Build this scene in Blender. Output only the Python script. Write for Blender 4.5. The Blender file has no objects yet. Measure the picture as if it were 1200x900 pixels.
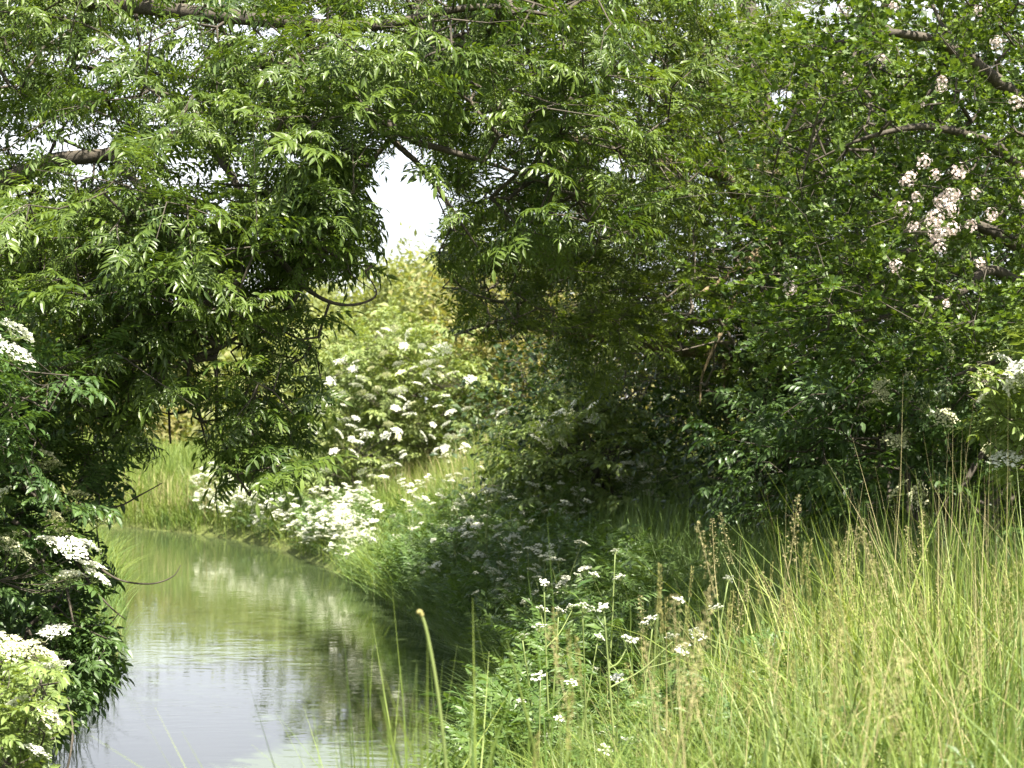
import bpy, math, random
import numpy as np
R = math.radians
rng = np.random.default_rng(7)
random.seed(7)
sc = bpy.context.scene
COL = sc.collection

# ------------------------------------------------------------------ photo geometry
FPX, CXP, HOR, EYE = 2239.0, 600.0, 470.0, 2.4      # focal length in photo pixels, centre, horizon row, eye height
def W(px, py, Y):
    return np.array([(px - CXP) / FPX * Y, Y, EYE - (py - HOR) / FPX * Y])

# ------------------------------------------------------------------ mesh accumulation
class Geo:
    def __init__(self):
        self.v, self.f, self.n = [], [], 0
    def add(self, V, F, mat=0):
        V = np.asarray(V, dtype=np.float64).reshape(-1, 3)
        if len(V) == 0: return self
        if isinstance(F, np.ndarray): F = [F]
        for f in F:
            f = np.asarray(f, dtype=np.int64)
            if f.size: self.f.append((f + self.n, mat))
        self.v.append(V); self.n += len(V)
        return self
    def arrays(self):
        return np.concatenate(self.v), self.f
    def mesh(self, name, mats, smooth=False):
        V = np.concatenate(self.v) if self.v else np.zeros((0, 3))
        me = bpy.data.meshes.new(name)
        me.vertices.add(len(V)); me.vertices.foreach_set('co', V.astype(np.float32).ravel())
        tot = sum(f.size for f, m in self.f); np_ = sum(len(f) for f, m in self.f)
        li = np.concatenate([f.ravel() for f, m in self.f]).astype(np.int32)
        cnt = np.concatenate([np.full(len(f), f.shape[1], dtype=np.int32) for f, m in self.f])
        mi = np.concatenate([np.full(len(f), m, dtype=np.int32) for f, m in self.f])
        st = np.concatenate([[0], np.cumsum(cnt)[:-1]]).astype(np.int32)
        me.loops.add(tot); me.loops.foreach_set('vertex_index', li)
        me.polygons.add(np_); me.polygons.foreach_set('loop_start', st); me.polygons.foreach_set('loop_total', cnt)
        me.polygons.foreach_set('material_index', mi)
        me.polygons.foreach_set('use_smooth', np.full(np_, smooth, dtype=bool))
        for m in mats: me.materials.append(m)
        me.update(calc_edges=True)
        return me

def link(name, data, parent=None, loc=None):
    o = bpy.data.objects.new(name, data); COL.objects.link(o)
    if parent is not None: o.parent = parent
    if loc is not None: o.location = tuple(float(c) for c in loc)
    return o
def tag(o, label=None, cat=None, group=None, kind=None):
    if label: o['label'] = label
    if cat: o['category'] = cat
    if group: o['group'] = group
    if kind: o['kind'] = kind
    return o
def part(name, geo, mats, root, smooth=False, origin=None):
    """a mesh built in world coordinates, stored relative to its (unrotated) root"""
    org = np.array(root.location) if origin is None else np.asarray(origin)
    geo.v = [np.concatenate(geo.v) - org]
    return link(name, geo.mesh(name, mats, smooth), root)
def copy_tree(o, parent=None):
    c = o.copy(); COL.objects.link(c)
    if parent is not None: c.parent = parent
    for ch in list(o.children): copy_tree(ch, c)
    return c

# ------------------------------------------------------------------ materials
def nodes_of(m):
    m.use_nodes = True
    nt = m.node_tree; nt.nodes.clear()
    return nt, nt.nodes, nt.links
def leaf_mat(name, lo, hi, trans=0.35, rough=0.42, spec=0.45, back=None, scale=1.3, tcol=None):
    m = bpy.data.materials.new(name); nt, N, L = nodes_of(m)
    out = N.new('ShaderNodeOutputMaterial')
    g = N.new('ShaderNodeNewGeometry'); tc = N.new('ShaderNodeTexCoord')
    no = N.new('ShaderNodeTexNoise'); no.inputs['Scale'].default_value = scale; no.inputs['Detail'].default_value = 2
    L.new(tc.outputs['Object'], no.inputs['Vector'])
    ad = N.new('ShaderNodeMath'); ad.operation = 'MULTIPLY_ADD'; ad.inputs[1].default_value = 0.55
    L.new(g.outputs['Random Per Island'], ad.inputs[0]); 
    sc_ = N.new('ShaderNodeMath'); sc_.operation = 'MULTIPLY_ADD'; sc_.inputs[1].default_value = 1.5; sc_.inputs[2].default_value = -0.52
    L.new(no.outputs['Fac'], sc_.inputs[0]); L.new(sc_.outputs[0], ad.inputs[2])
    cr = N.new('ShaderNodeValToRGB')
    cr.color_ramp.elements[0].color = (*lo, 1); cr.color_ramp.elements[1].color = (*hi, 1)
    L.new(ad.outputs[0], cr.inputs[0])
    p = N.new('ShaderNodeBsdfPrincipled'); p.inputs['Roughness'].default_value = rough
    p.inputs['Specular IOR Level'].default_value = spec
    col = cr.outputs[0]
    if back:                                            # leaf underside is paler
        mx = N.new('ShaderNodeMix'); mx.data_type = 'RGBA'
        L.new(g.outputs['Backfacing'], mx.inputs['Factor']); L.new(col, mx.inputs['A']); mx.inputs['B'].default_value = (*back, 1)
        col = mx.outputs['Result']
    L.new(col, p.inputs['Base Color'])
    t = N.new('ShaderNodeBsdfTranslucent')
    hs = N.new('ShaderNodeMix'); hs.data_type = 'RGBA'; hs.blend_type = 'MULTIPLY'; hs.inputs['Factor'].default_value = 1
    L.new(cr.outputs[0], hs.inputs['A']); hs.inputs['B'].default_value = (*(tcol or (1.5, 1.45, 0.55)), 1)
    L.new(hs.outputs['Result'], t.inputs['Color'])
    ms = N.new('ShaderNodeMixShader'); ms.inputs[0].default_value = trans
    L.new(p.outputs[0], ms.inputs[1]); L.new(t.outputs[0], ms.inputs[2]); L.new(ms.outputs[0], out.inputs[0])
    return m
def bark_mat(name, lo, hi, scale=14):
    m = bpy.data.materials.new(name); nt, N, L = nodes_of(m)
    out = N.new('ShaderNodeOutputMaterial'); p = N.new('ShaderNodeBsdfPrincipled')
    tc = N.new('ShaderNodeTexCoord'); no = N.new('ShaderNodeTexNoise')
    no.inputs['Scale'].default_value = scale; no.inputs['Detail'].default_value = 6; no.inputs['Roughness'].default_value = .7
    L.new(tc.outputs['Object'], no.inputs['Vector'])
    cr = N.new('ShaderNodeValToRGB'); cr.color_ramp.elements[0].position = .35; cr.color_ramp.elements[1].position = .68
    cr.color_ramp.elements[0].color = (*lo, 1); cr.color_ramp.elements[1].color = (*hi, 1)
    L.new(no.outputs['Fac'], cr.inputs[0]); L.new(cr.outputs[0], p.inputs['Base Color'])
    p.inputs['Roughness'].default_value = .85
    b = N.new('ShaderNodeBump'); b.inputs['Strength'].default_value = .7; b.inputs['Distance'].default_value = .02
    L.new(no.outputs['Fac'], b.inputs['Height']); L.new(b.outputs[0], p.inputs['Normal'])
    L.new(p.outputs[0], out.inputs[0])
    return m

M_ash   = leaf_mat('ash_leaf', (.020, .047, .008), (.122, .176, .027), .36, .40, .42, back=(.11, .17, .045))
M_ash2  = leaf_mat('ash_leaf_warm', (.025, .053, .008), (.132, .178, .022), .38, .45, .38, back=(.11, .155, .045))
M_haw   = leaf_mat('hawthorn_leaf', (.028, .064, .010), (.138, .200, .032), .34, .42, .4)
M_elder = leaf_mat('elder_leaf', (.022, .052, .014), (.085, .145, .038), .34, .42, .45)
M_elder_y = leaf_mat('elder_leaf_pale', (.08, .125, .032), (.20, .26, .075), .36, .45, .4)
M_elder_f = leaf_mat('elder_leaf_glare', (.10, .15, .045), (.25, .30, .10), .36, .5, .35)  # leaf paled to imitate the glare over the distant bush
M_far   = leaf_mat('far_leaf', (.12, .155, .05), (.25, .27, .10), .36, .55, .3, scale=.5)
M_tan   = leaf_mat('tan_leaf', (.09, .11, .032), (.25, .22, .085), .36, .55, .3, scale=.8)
M_dark  = leaf_mat('undergrowth_leaf_shade', (.016, .036, .010), (.052, .088, .022), .26, .45, .4)  # darkened leaf colour: deepens the shade under the right-hand trees
M_herb  = leaf_mat('herb_leaf', (.045, .095, .024), (.115, .175, .045), .34, .45, .4)
M_grass = leaf_mat('grass_blade', (.050, .105, .018), (.235, .285, .065), .36, .5, .35, scale=.9, tcol=(1.3, 1.3, .55))
M_grassd = leaf_mat('grass_blade_blue', (.075, .14, .04), (.17, .24, .075), .36, .5, .35, scale=.9)  # bluish shade under the trees put into the colour; also mixed into lit grass
M_straw = leaf_mat('seed_straw', (.22, .21, .09), (.44, .38, .20), .25, .7, .2, scale=2, tcol=(1.1, 1, .7))
M_brown = leaf_mat('seed_brown', (.16, .17, .055), (.34, .30, .12), .25, .75, .2, scale=2, tcol=(1.1, 1, .7))
M_white = leaf_mat('white_petal', (.58, .60, .48), (.78, .78, .70), .25, .6, .2, tcol=(1, 1, .95))
M_cream = leaf_mat('cream_petal', (.50, .52, .28), (.76, .74, .54), .25, .6, .2, tcol=(1, 1, .9))
M_parsley = leaf_mat('parsley_petal', (.58, .60, .46), (.80, .80, .70), .25, .6, .2, tcol=(1, 1, .95))  # creamy white petals of the umbellifers
M_pink  = leaf_mat('fading_blossom', (.50, .38, .34), (.78, .70, .68), .25, .6, .2, scale=6, tcol=(1, 1, .95))
M_stem  = leaf_mat('green_stem', (.10, .14, .04), (.20, .24, .08), .1, .5, .3)
M_bark  = bark_mat('ash_bark', (.05, .042, .03), (.13, .11, .08))
M_barkl = bark_mat('sunlit_bark', (.06, .048, .025), (.22, .165, .08), 16)  # lighter, warmer bark: sunlight on the limbs is put into the colour
M_barkd = bark_mat('dark_bark', (.03, .025, .018), (.085, .07, .05))

# ------------------------------------------------------------------ leaf primitives (local frame: +Y along the leaf, +Z its upper side)
def leaflet8(l, w, fold=.12, curl=.15):
    V = np.array([[0,0,0], [-.42*w,.30*l,fold*w], [0,.30*l,0], [.42*w,.30*l,fold*w],
                  [-.36*w,.65*l,fold*w-curl*l*.35], [0,.65*l,-curl*l*.35], [.36*w,.65*l,fold*w-curl*l*.35], [0,l,-curl*l]])
    T = np.array([[0,1,2],[0,2,3],[4,7,5],[5,7,6]]); Q = np.array([[1,4,5,2],[2,5,6,3]])
    return V, T[:, ::-1], Q[:, ::-1]
def leaflet5(l, w, fold=.15, curl=.12):
    V = np.array([[0,0,0], [-.5*w,.45*l,fold*w], [0,.45*l,0], [.5*w,.45*l,fold*w], [0,l,-curl*l]])
    T = np.array([[0,2,1],[0,3,2],[1,2,4],[2,3,4]])
    return V, T, np.zeros((0,4), int)
def lobed(l, w):                                        # hawthorn-like: wedge base and three lobes
    V = np.array([[0,0,0],[-.5*w,.55*l,.08*l],[-.22*w,.60*l,.02*l],[-.34*w,.86*l,.05*l],[0,l,-.02*l],
                  [.34*w,.86*l,.05*l],[.22*w,.60*l,.02*l],[.5*w,.55*l,.08*l],[0,.5*l,-.03*l]])
    T = np.array([[0,8,1],[1,8,2],[2,8,3],[3,8,4],[4,8,5],[5,8,6],[6,8,7],[7,8,0]])
    return V, T, np.zeros((0,4), int)
def frame(d, up=(0, 0, 1)):
    """rows-to-world matrices whose Y axis is d and Z axis near up; d (n,3)"""
    d = np.atleast_2d(d); d = d / (np.linalg.norm(d, axis=1, keepdims=True) + 1e-9)
    up = np.broadcast_to(np.asarray(up, float), d.shape)
    x = np.cross(d, up); nx = np.linalg.norm(x, axis=1, keepdims=True)
    x = np.where(nx < 1e-3, np.array([1., 0, 0]), x / (nx + 1e-9))
    z = np.cross(x, d)
    return np.stack([x, d, z], axis=2)                  # columns x, d, z
def put(geo, tpl, M, P, mat=0):
    """bake copies of template (V,T,Q) with matrices M (n,3,3) at P (n,3)"""
    V, T, Q = tpl; n = len(P)
    if n == 0: return
    VV = np.einsum('nij,vj->nvi', M, V) + np.asarray(P)[:, None, :]
    off = (np.arange(n) * len(V))[:, None, None]
    geo.add(VV.reshape(-1, 3), [(T[None] + off).reshape(-1, 3), (Q[None] + off).reshape(-1, 4)], mat)
def as_tpl(geo):
    """a finished Geo of one material as a template"""
    V = np.concatenate(geo.v)
    T = [f for f, m in geo.f if f.shape[1] == 3]; Q = [f for f, m in geo.f if f.shape[1] == 4]
    return (V, np.concatenate(T) if T else np.zeros((0, 3), int), np.concatenate(Q) if Q else np.zeros((0, 4), int))
def rotz(a):
    a = np.atleast_1d(a); c, s = np.cos(a), np.sin(a); o = np.zeros_like(a); i = np.ones_like(a)
    return np.stack([np.stack([c,-s,o],1), np.stack([s,c,o],1), np.stack([o,o,i],1)], 1)
def rotx(a):
    a = np.atleast_1d(a); c, s = np.cos(a), np.sin(a); o = np.zeros_like(a); i = np.ones_like(a)
    return np.stack([np.stack([i,o,o],1), np.stack([o,c,-s],1), np.stack([o,s,c],1)], 1)
def roty(a):
    a = np.atleast_1d(a); c, s = np.cos(a), np.sin(a); o = np.zeros_like(a); i = np.ones_like(a)
    return np.stack([np.stack([c,o,s],1), np.stack([o,i,o],1), np.stack([-s,o,c],1)], 1)

def tube_edges(geo, P0, P1, r0, r1, k=4, mat=0):
    P0, P1 = np.asarray(P0), np.asarray(P1); n = len(P0)
    if n == 0: return
    d = P1 - P0; Mx = frame(d, (0.13, 0.21, 1))
    a = np.arange(k) * 2 * np.pi / k
    ring = np.cos(a)[None, :, None] * Mx[:, None, :, 0] + np.sin(a)[None, :, None] * Mx[:, None, :, 2]
    A = P0[:, None] + ring * np.asarray(r0)[:, None, None]; B = P1[:, None] + ring * np.asarray(r1)[:, None, None]
    V = np.concatenate([A, B], 1).reshape(-1, 3)
    i = np.arange(k); j = (i + 1) % k
    Q = np.stack([i, j, j + k, i + k], 1)
    geo.add(V, (Q[None] + (np.arange(n) * 2 * k)[:, None, None]).reshape(-1, 4), mat)
def catmull(pts, per=8):
    P = np.asarray(pts, float); P = np.vstack([2*P[0]-P[1], P, 2*P[-1]-P[-2]]); out = []
    for i in range(1, len(P) - 2):
        t = np.linspace(0, 1, per, endpoint=False)[:, None]
        p0, p1, p2, p3 = P[i-1:i+3]
        out.append(.5*((2*p1) + (-p0+p2)*t + (2*p0-5*p1+4*p2-p3)*t**2 + (-p0+3*p1-3*p2+p3)*t**3))
    out.append(P[-2:-1]); return np.vstack(out)
def sweep(geo, pts, rad, k=8, mat=0, wob=.06):
    """smooth tapered tube; rad per control point"""
    C = catmull([list(p) + [r] for p, r in zip(pts, rad)])
    P, r = C[:, :3], np.maximum(C[:, 3], .0008)
    T = np.gradient(P, axis=0); Mx = frame(T, (0.31, 0.17, .9))
    a = np.arange(k) * 2 * np.pi / k
    rr = r[:, None] * (1 + wob * rng.standard_normal((len(P), k)))
    V = P[:, None] + rr[..., None] * (np.cos(a)[None, :, None] * Mx[:, None, :, 0] + np.sin(a)[None, :, None] * Mx[:, None, :, 2])
    n = len(P); i = np.arange(k); j = (i + 1) % k
    Q = np.stack([i, j, j + k, i + k], 1)
    Q = (Q[None] + (np.arange(n - 1) * k)[:, None, None]).reshape(-1, 4)
    geo.add(np.vstack([V.reshape(-1, 3), P[-1:]]), [Q, np.stack([(n-1)*k+i, (n-1)*k+j, np.full(k, n*k)], 1)], mat)
    return P

# ------------------------------------------------------------------ leaf and spray prototypes
def pinnate(pairs, L, ll, lw, droop=.8, rise=.35, leaflet=leaflet8, gap=.22, ang=1.0):
    g = Geo(); n = 14
    t = np.linspace(0, 1, n); el = rise - droop * t + rng.normal(0, .05)
    side = rng.normal(0, .18)
    d = np.stack([np.sin(side * t), np.cos(el) * np.cos(side*t), np.sin(el)], 1)
    p = np.vstack([[0, 0, 0], np.cumsum(d[:-1], 0)]) * L / n
    at = lambda s: (np.array([np.interp(s, t, p[:, c]) for c in range(3)]), np.array([np.interp(s, t, d[:, c]) for c in range(3)]))
    w = .003
    for a, b in ((0, 5), (5, 9), (9, 13)):
        g.add([p[a] + [w, 0, 0], p[a] - [w, 0, 0], p[b] - [w*.6, 0, 0], p[b] + [w*.6, 0, 0]], np.array([[0, 1, 2, 3]]))
    for k in range(pairs):
        s = gap + (.98 - gap) * k / pairs + rng.normal(0, .01)
        P, D = at(s); x = np.cross(D, [0, 0, 1]); x /= np.linalg.norm(x)
        size = (1 - .25 * abs(k / max(1, pairs - 1) - .45)) * rng.uniform(.88, 1.08)
        for sg in (-1, 1):
            an = ang + rng.normal(0, .1)
            dd = D * math.cos(an) + sg * x * math.sin(an) + np.array([0, 0, -rng.uniform(.05, .45)])
            V, T, Q = leaflet(ll * size, lw * size)
            put(g, (V, T, Q), frame(dd, rng.normal(0, .22, 3) + [0, 0, 1]), P[None])
    P, D = at(1.); V, T, Q = leaflet(ll * 1.08, lw * 1.05)
    put(g, (V, T, Q), frame(D + [0, 0, -.15], rng.normal(0, .2, 3) + [0, 0, 1]), P[None])
    return as_tpl(g)
def ash_spray(leaflet, leaves, twig=.42):
    g = Geo(); nodes = np.linspace(.12, 1, 5)
    for i, s in enumerate(nodes):
        P = np.array([0, s * twig, .05 * s * s])
        base = rng.uniform(0, math.pi)
        for sg in (0, 1):
            if rng.random() < .12: continue
            az = base + sg * math.pi if i < 4 else sg * math.pi + .3
            # azimuth round the twig, flattened to the horizontal
            out = np.array([math.cos(az), 0, .35 * math.sin(az)])
            fw = .45 + .7 * s
            d = out + np.array([0, fw, .1]); d /= np.linalg.norm(d)
            lf = leaves[rng.integers(len(leaves))]; sz = rng.uniform(.75, 1.1) * (.8 + .2 * s)
            put(g, (lf[0] * sz, lf[1], lf[2]), frame(d, rng.normal(0, .25, 3) + [0, 0, 1]), P[None])
    lf = leaves[rng.integers(len(leaves))]
    put(g, lf, frame([[rng.normal(0, .15), 1, .15]]), np.array([[0, twig, .05]]))
    return as_tpl(g)
ash_leaf_n = [pinnate(rng.integers(4, 6), .27, .088, .030, droop=rng.uniform(.35, 1.5)) for _ in range(16)]
ash_leaf_f = [pinnate(rng.integers(4, 6), .27, .088, .030, droop=rng.uniform(.2, 1.1), leaflet=leaflet5) for _ in range(14)]
ASH_N = [ash_spray(leaflet8, ash_leaf_n, rng.uniform(.25, .5)) for _ in range(18)]
ASH_F = [ash_spray(leaflet5, ash_leaf_f, rng.uniform(.25, .5)) for _ in range(16)]
eld_leaf = [pinnate(2 + (k % 2), .21, .095, .044, droop=rng.uniform(.5, 1.0), gap=.4, ang=1.1) for k in range(8)]
eld_leaf_f = [pinnate(2 + (k % 2), .21, .095, .046, droop=rng.uniform(.5, 1.0), gap=.4, ang=1.1, leaflet=leaflet5) for k in range(6)]
ELD_N = [ash_spray(leaflet8, eld_leaf, .32) for _ in range(7)]
ELD_F = [ash_spray(leaflet5, eld_leaf_f, .32) for _ in range(6)]
def haw_spray(L=.42, nn=11, size=.040):
    g = Geo()
    for i in range(nn):
        s = (i + rng.uniform(.2, .8)) / nn; P = np.array([rng.normal(0, .01), s * L, .02 * math.sin(6 * s)])
        az = rng.uniform(0, 2 * math.pi)
        for k in range(rng.integers(4, 7)):
            a2 = az + rng.normal(0, .9)
            d = np.array([math.cos(a2), rng.uniform(.1, 1.0), .55 * math.sin(a2) + .25])
            l = size * rng.uniform(.65, 1.15)
            put(g, lobed(l, l * .95), frame(d, rng.normal(0, .45, 3) + [0, 0, 1]), (P + d * .014)[None])
    return as_tpl(g)
HAW = [haw_spray() for _ in range(10)]
def tuft(n, size, spread, aspect=.5, leaflet=leaflet5, up=.3):
    g = Geo()
    for i in range(n):
        d = rng.normal(0, 1, 3) * [1, 1, .6] + [0, 0, up]
        P = rng.normal(0, spread, 3) * [1, 1, .7]
        l = size * rng.uniform(.6, 1.3)
        put(g, leaflet(l, l * aspect), frame(d, rng.normal(0, .5, 3) + [0, 0, 1]), P[None])
    return as_tpl(g)
TUFT_FAR = [tuft(26, .17, .28, .42) for _ in range(6)]
TUFT_MID = [tuft(26, .085, .16, .5) for _ in range(6)]
TUFT_DARK = [tuft(22, .075, .15, .6) for _ in range(6)]

# ------------------------------------------------------------------ foliage placement
def in_poly(poly, x, y):
    poly = np.asarray(poly, float); ins = np.zeros(len(x), bool); j = len(poly) - 1
    for i in range(len(poly)):
        xi, yi = poly[i]; xj, yj = poly[j]
        c = ((yi > y) != (yj > y)) & (x < (xj - xi) * (y - yi) / (yj - yi + 1e-12) + xi)
        ins ^= c; j = i
    return ins
def fill(poly, Y0, Y1, clumps, per, rad=(.35, .35, .16), holes=()):
    """clumped points in the solid that the outline spans between two distances"""
    poly = np.asarray(poly, float); lo, hi = poly.min(0), poly.max(0); pts = []
    n = 0; out = []
    while n < clumps:
        x = rng.uniform(lo[0], hi[0], 400); y = rng.uniform(lo[1], hi[1], 400)
        k = in_poly(poly, x, y)
        for (hx, hy, rx, ry) in holes: k &= ((x - hx) / rx) ** 2 + ((y - hy) / ry) ** 2 > 1
        out.append(np.stack([x[k], y[k]], 1)); n += k.sum()
    c = np.concatenate(out)[:clumps]
    Y = rng.uniform(Y0, Y1, clumps)
    C = np.stack([(c[:, 0] - CXP) / FPX * Y, Y, EYE - (c[:, 1] - HOR) / FPX * Y], 1)
    P = np.repeat(C, per, 0) + rng.normal(0, 1, (clumps * per, 3)) * rad
    if holes:
        px = CXP + P[:, 0] / P[:, 1] * FPX; py = HOR + (EYE - P[:, 2]) / P[:, 1] * FPX
        k = np.ones(len(P), bool)
        for (hx, hy, rx, ry) in holes: k &= ((px - hx) / rx) ** 2 + ((py - hy) / ry) ** 2 > 1
        P = P[k]
    return P
def grow(seeds, targets, step=.2, arch=.10):
    seeds = np.asarray(seeds); T = np.asarray(targets); ns = len(seeds)
    dmin = np.full(len(T), 1e9)
    for i in range(0, len(seeds), 4): dmin = np.minimum(dmin, np.linalg.norm(T - seeds[i], axis=1))
    order = np.argsort(dmin)
    cap = ns + len(T) * 40; P = np.zeros((cap, 3)); par = np.full(cap, -1); P[:ns] = seeds; n = ns
    dirs = np.zeros_like(T); tip = np.zeros(len(T), int)
    for q in order:
        d = np.linalg.norm(P[:n] - T[q], axis=1); b = int(np.argmin(d)); L = d[b]
        k = max(1, min(30, int(L / step)))
        s = np.linspace(0, 1, k + 1)[1:, None]
        seg = P[b] + (T[q] - P[b]) * s
        if k > 1:
            w = np.sin(np.pi * s); seg = seg + w * (rng.normal(0, .07 * L, 3) + [0, 0, arch * L]); seg[:-1] += rng.normal(0, .016, (k - 1, 3))
        P[n:n+k] = seg; par[n] = b; par[n+1:n+k] = np.arange(n, n + k - 1)
        dirs[q] = seg[-1] - (seg[-2] if k > 1 else P[b]); tip[q] = n + k - 1; n += k
    cnt = np.zeros(n); cnt[tip] = 1
    for i in range(n - 1, ns - 1, -1): cnt[par[i]] += cnt[i]
    return P[:n], par[:n], cnt[:n], dirs, tip
def spray_matrices(dirs, droop=.25, spread=.55, pref=None):
    d = dirs / (np.linalg.norm(dirs, axis=1, keepdims=True) + 1e-9)
    d = d * [1, 1, .5] + rng.normal(0, spread, d.shape) * [1, 1, .55] + [0, 0, -droop]
    if pref is not None: d = d + pref
    up = rng.normal(0, .22, d.shape) + [0, 0, 1]
    return frame(d, up)
def leafy(geo, protos, P, M, smin=.8, smax=1.15, mat=0):
    idx = rng.integers(len(protos), size=len(P)); s = rng.uniform(smin, smax, len(P))
    for k, pr in enumerate(protos):
        w = idx == k
        put(geo, pr, M[w] * s[w, None, None], P[w], mat)
def clear(P, M, reach, outs):
    """drop sprays that would hang into the openings between the trees"""
    k = np.ones(len(P), bool)
    for f in (0, .5, 1.):
        q = P + M[:, :, 1] * reach * f
        px = CXP + q[:, 0] / q[:, 1] * FPX; py = HOR + (EYE - q[:, 2]) / q[:, 1] * FPX
        for o in outs: k &= ~in_poly(o, px, py) if len(o) != 4 or np.ndim(o[0]) else ((px - o[0]) / o[2]) ** 2 + ((py - o[1]) / o[3]) ** 2 > 1
    return k
TG = {}
def tree(name, label, cat, base, trunk, limbs, targets, protos, leaf, bark, twig_r=.0035, twig=.35, group=None,
         droop=.25, spread=.55, pref=None, smin=.8, smax=1.15, limb_bark=None, crown_name='crown', exp=.42, outs=(), hollow=None, prune=None):
    root = tag(link(name, None, None, base), label, cat, group)
    seeds = []
    if trunk:
        g = Geo(); seeds.append(sweep(g, [t[0] for t in trunk], [t[1] for t in trunk], 12)); part('trunk', g, [bark], root, True)
    for lb in limbs:
        g = Geo(); pts = [l[0] for l in lb]; seeds.append(sweep(g, pts, [l[1] for l in lb], 8)); part('limb', g, [limb_bark or bark], root, True)
    seeds = np.vstack(seeds)
    P, par, cnt, dirs, tip = grow(seeds, targets)
    ns = len(seeds)
    r = twig_r * np.power(np.maximum(cnt, 1), exp)
    M = spray_matrices(dirs, droop, spread, pref)
    targets = np.asarray(targets)
    for q in range(6):                                  # turn sprays away from the openings first, then drop the rest
        bad = ~clear(targets, M, .5, outs)
        if bad.any(): M[bad] = spray_matrices(dirs[bad], droop * .6, spread + .3, pref)
    ok = clear(targets, M, .5, outs)
    if hollow is not None: ok &= clear(targets, M, .4, [hollow]) | (targets[:, 1] > 18.2)
    if prune is not None:
        q = (P[ns:] + P[par[ns:]]) / 2; px = CXP + q[:, 0] / q[:, 1] * FPX; py = HOR + (EYE - q[:, 2]) / q[:, 1] * FPX
        dead = np.zeros(len(P), bool); dead[ns:] = in_poly(prune, px, py)
        for i in range(ns, len(P)): dead[i] |= par[i] >= 0 and dead[par[i]]
        ok &= ~dead[tip]
    g = Geo(); e = np.arange(ns, len(P))
    if outs:
        live = np.zeros(len(P), bool); tipn = list(tip[ok])
        for i in tipn:
            while i >= 0 and not live[i]: live[i] = True; i = par[i]
        e = e[live[e]]
    targets, M = targets[ok], M[ok]
    rp = np.minimum(r[par[e]], np.where(par[e] < ns, r[e] * 1.3, 9)); tube_edges(g, P[par[e]], P[e], rp, r[e], 5)
    tube_edges(g, targets, targets + M[:, :, 1] * twig, np.full(len(targets), twig_r), np.full(len(targets), twig_r * .5), 4)
    tag(part('twigs', g, [bark], root, True), kind='stuff')
    g = Geo(); leafy(g, protos, np.asarray(targets), M, smin, smax)
    part(crown_name, g, [leaf], root); TG[root.name] = targets
    return root

# ------------------------------------------------------------------ flowers
def corymb(name, R_, mats, n=110, tilt=.28, dome=.25, size=.0085, rays=9):
    """flat-topped elder head on branched green stalks; origin where the stalk meets the twig"""
    g = Geo(); h = R_ * .8
    k = np.arange(n); rr = R_ * np.sqrt((k + .5) / n); th = k * 2.39996 + rng.normal(0, .12, n)
    lobe = 1 + .16 * np.cos(5 * th) ; rr = rr * lobe
    P = np.stack([rr * np.cos(th), rr * np.sin(th), h - dome * R_ * (rr / R_) ** 2 + rng.normal(0, R_ * .05, n)], 1)
    d = rng.normal(0, 1, (n, 3)) * [1, 1, .3]
    M = frame(d, rng.normal(0, tilt, (n, 3)) + [0, 0, 1])
    s = size * rng.uniform(.8, 1.3, n); a = np.arange(5) * 2 * np.pi / 5
    tplV = [[0, 0, .15]]
    for x in a:
        tplV += [[math.cos(x - .5) * .75, math.sin(x - .5) * .75, .0], [math.cos(x) * 1.15, math.sin(x) * 1.15, -.1], [math.cos(x + .5) * .75, math.sin(x + .5) * .75, 0]]
    Q = np.array([[0, 1 + 3 * i, 2 + 3 * i, 3 + 3 * i] for i in range(5)])
    put(g, (np.array(tplV), np.zeros((0, 3), int), Q), M * s[:, None, None], P, 0)
    ra = np.arange(rays) * 2 * np.pi / rays
    E = np.stack([.7 * R_ * np.cos(ra), .7 * R_ * np.sin(ra), np.full(rays, h * .82)], 1)
    tube_edges(g, np.zeros((rays, 3)), E, np.full(rays, .0022), np.full(rays, .0012), 3, 1)
    return g.mesh(name, mats)
def umbel(name, R_, mats, um=13, fl=14, size=.003, far=False):
    """compound umbel: domed umbellets on rays"""
    g = Geo(); h = R_ * .9; P = []
    for i in range(um):
        r = R_ * .92 * math.sqrt((i + .4) / um); th = i * 2.39996 + rng.normal(0, .15)
        c = np.array([r * math.cos(th), r * math.sin(th), h * (1 - .35 * (r / R_) ** 2) + rng.normal(0, .004)])
        tube_edges(g, np.zeros((1, 3)), c[None] * .97, [.0016], [.0009], 3, 1)
        ur = R_ * (.25 if far else .17)
        k = np.arange(fl); q = np.sqrt((k + .5) / fl); t2 = k * 2.39996
        P.append(c + np.stack([ur * q * np.cos(t2), ur * q * np.sin(t2), ur * .45 * (1 - q * q)], 1) + rng.normal(0, ur * .08, (fl, 3)))
    P = np.vstack(P); n = len(P)
    M = frame(rng.normal(0, 1, (n, 3)) * [1, 1, .3], rng.normal(0, .45, (n, 3)) + [0, 0, 1]) * (size * rng.uniform(.8, 1.3, n))[:, None, None]
    a = np.arange(6) * np.pi / 3
    V = np.stack([np.cos(a), np.sin(a), 0 * a], 1)
    put(g, (V, np.zeros((0, 3), int), np.array([[0, 1, 2, 3], [0, 3, 4, 5]])), M, P, 0)
    return g.mesh(name, mats)
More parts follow.
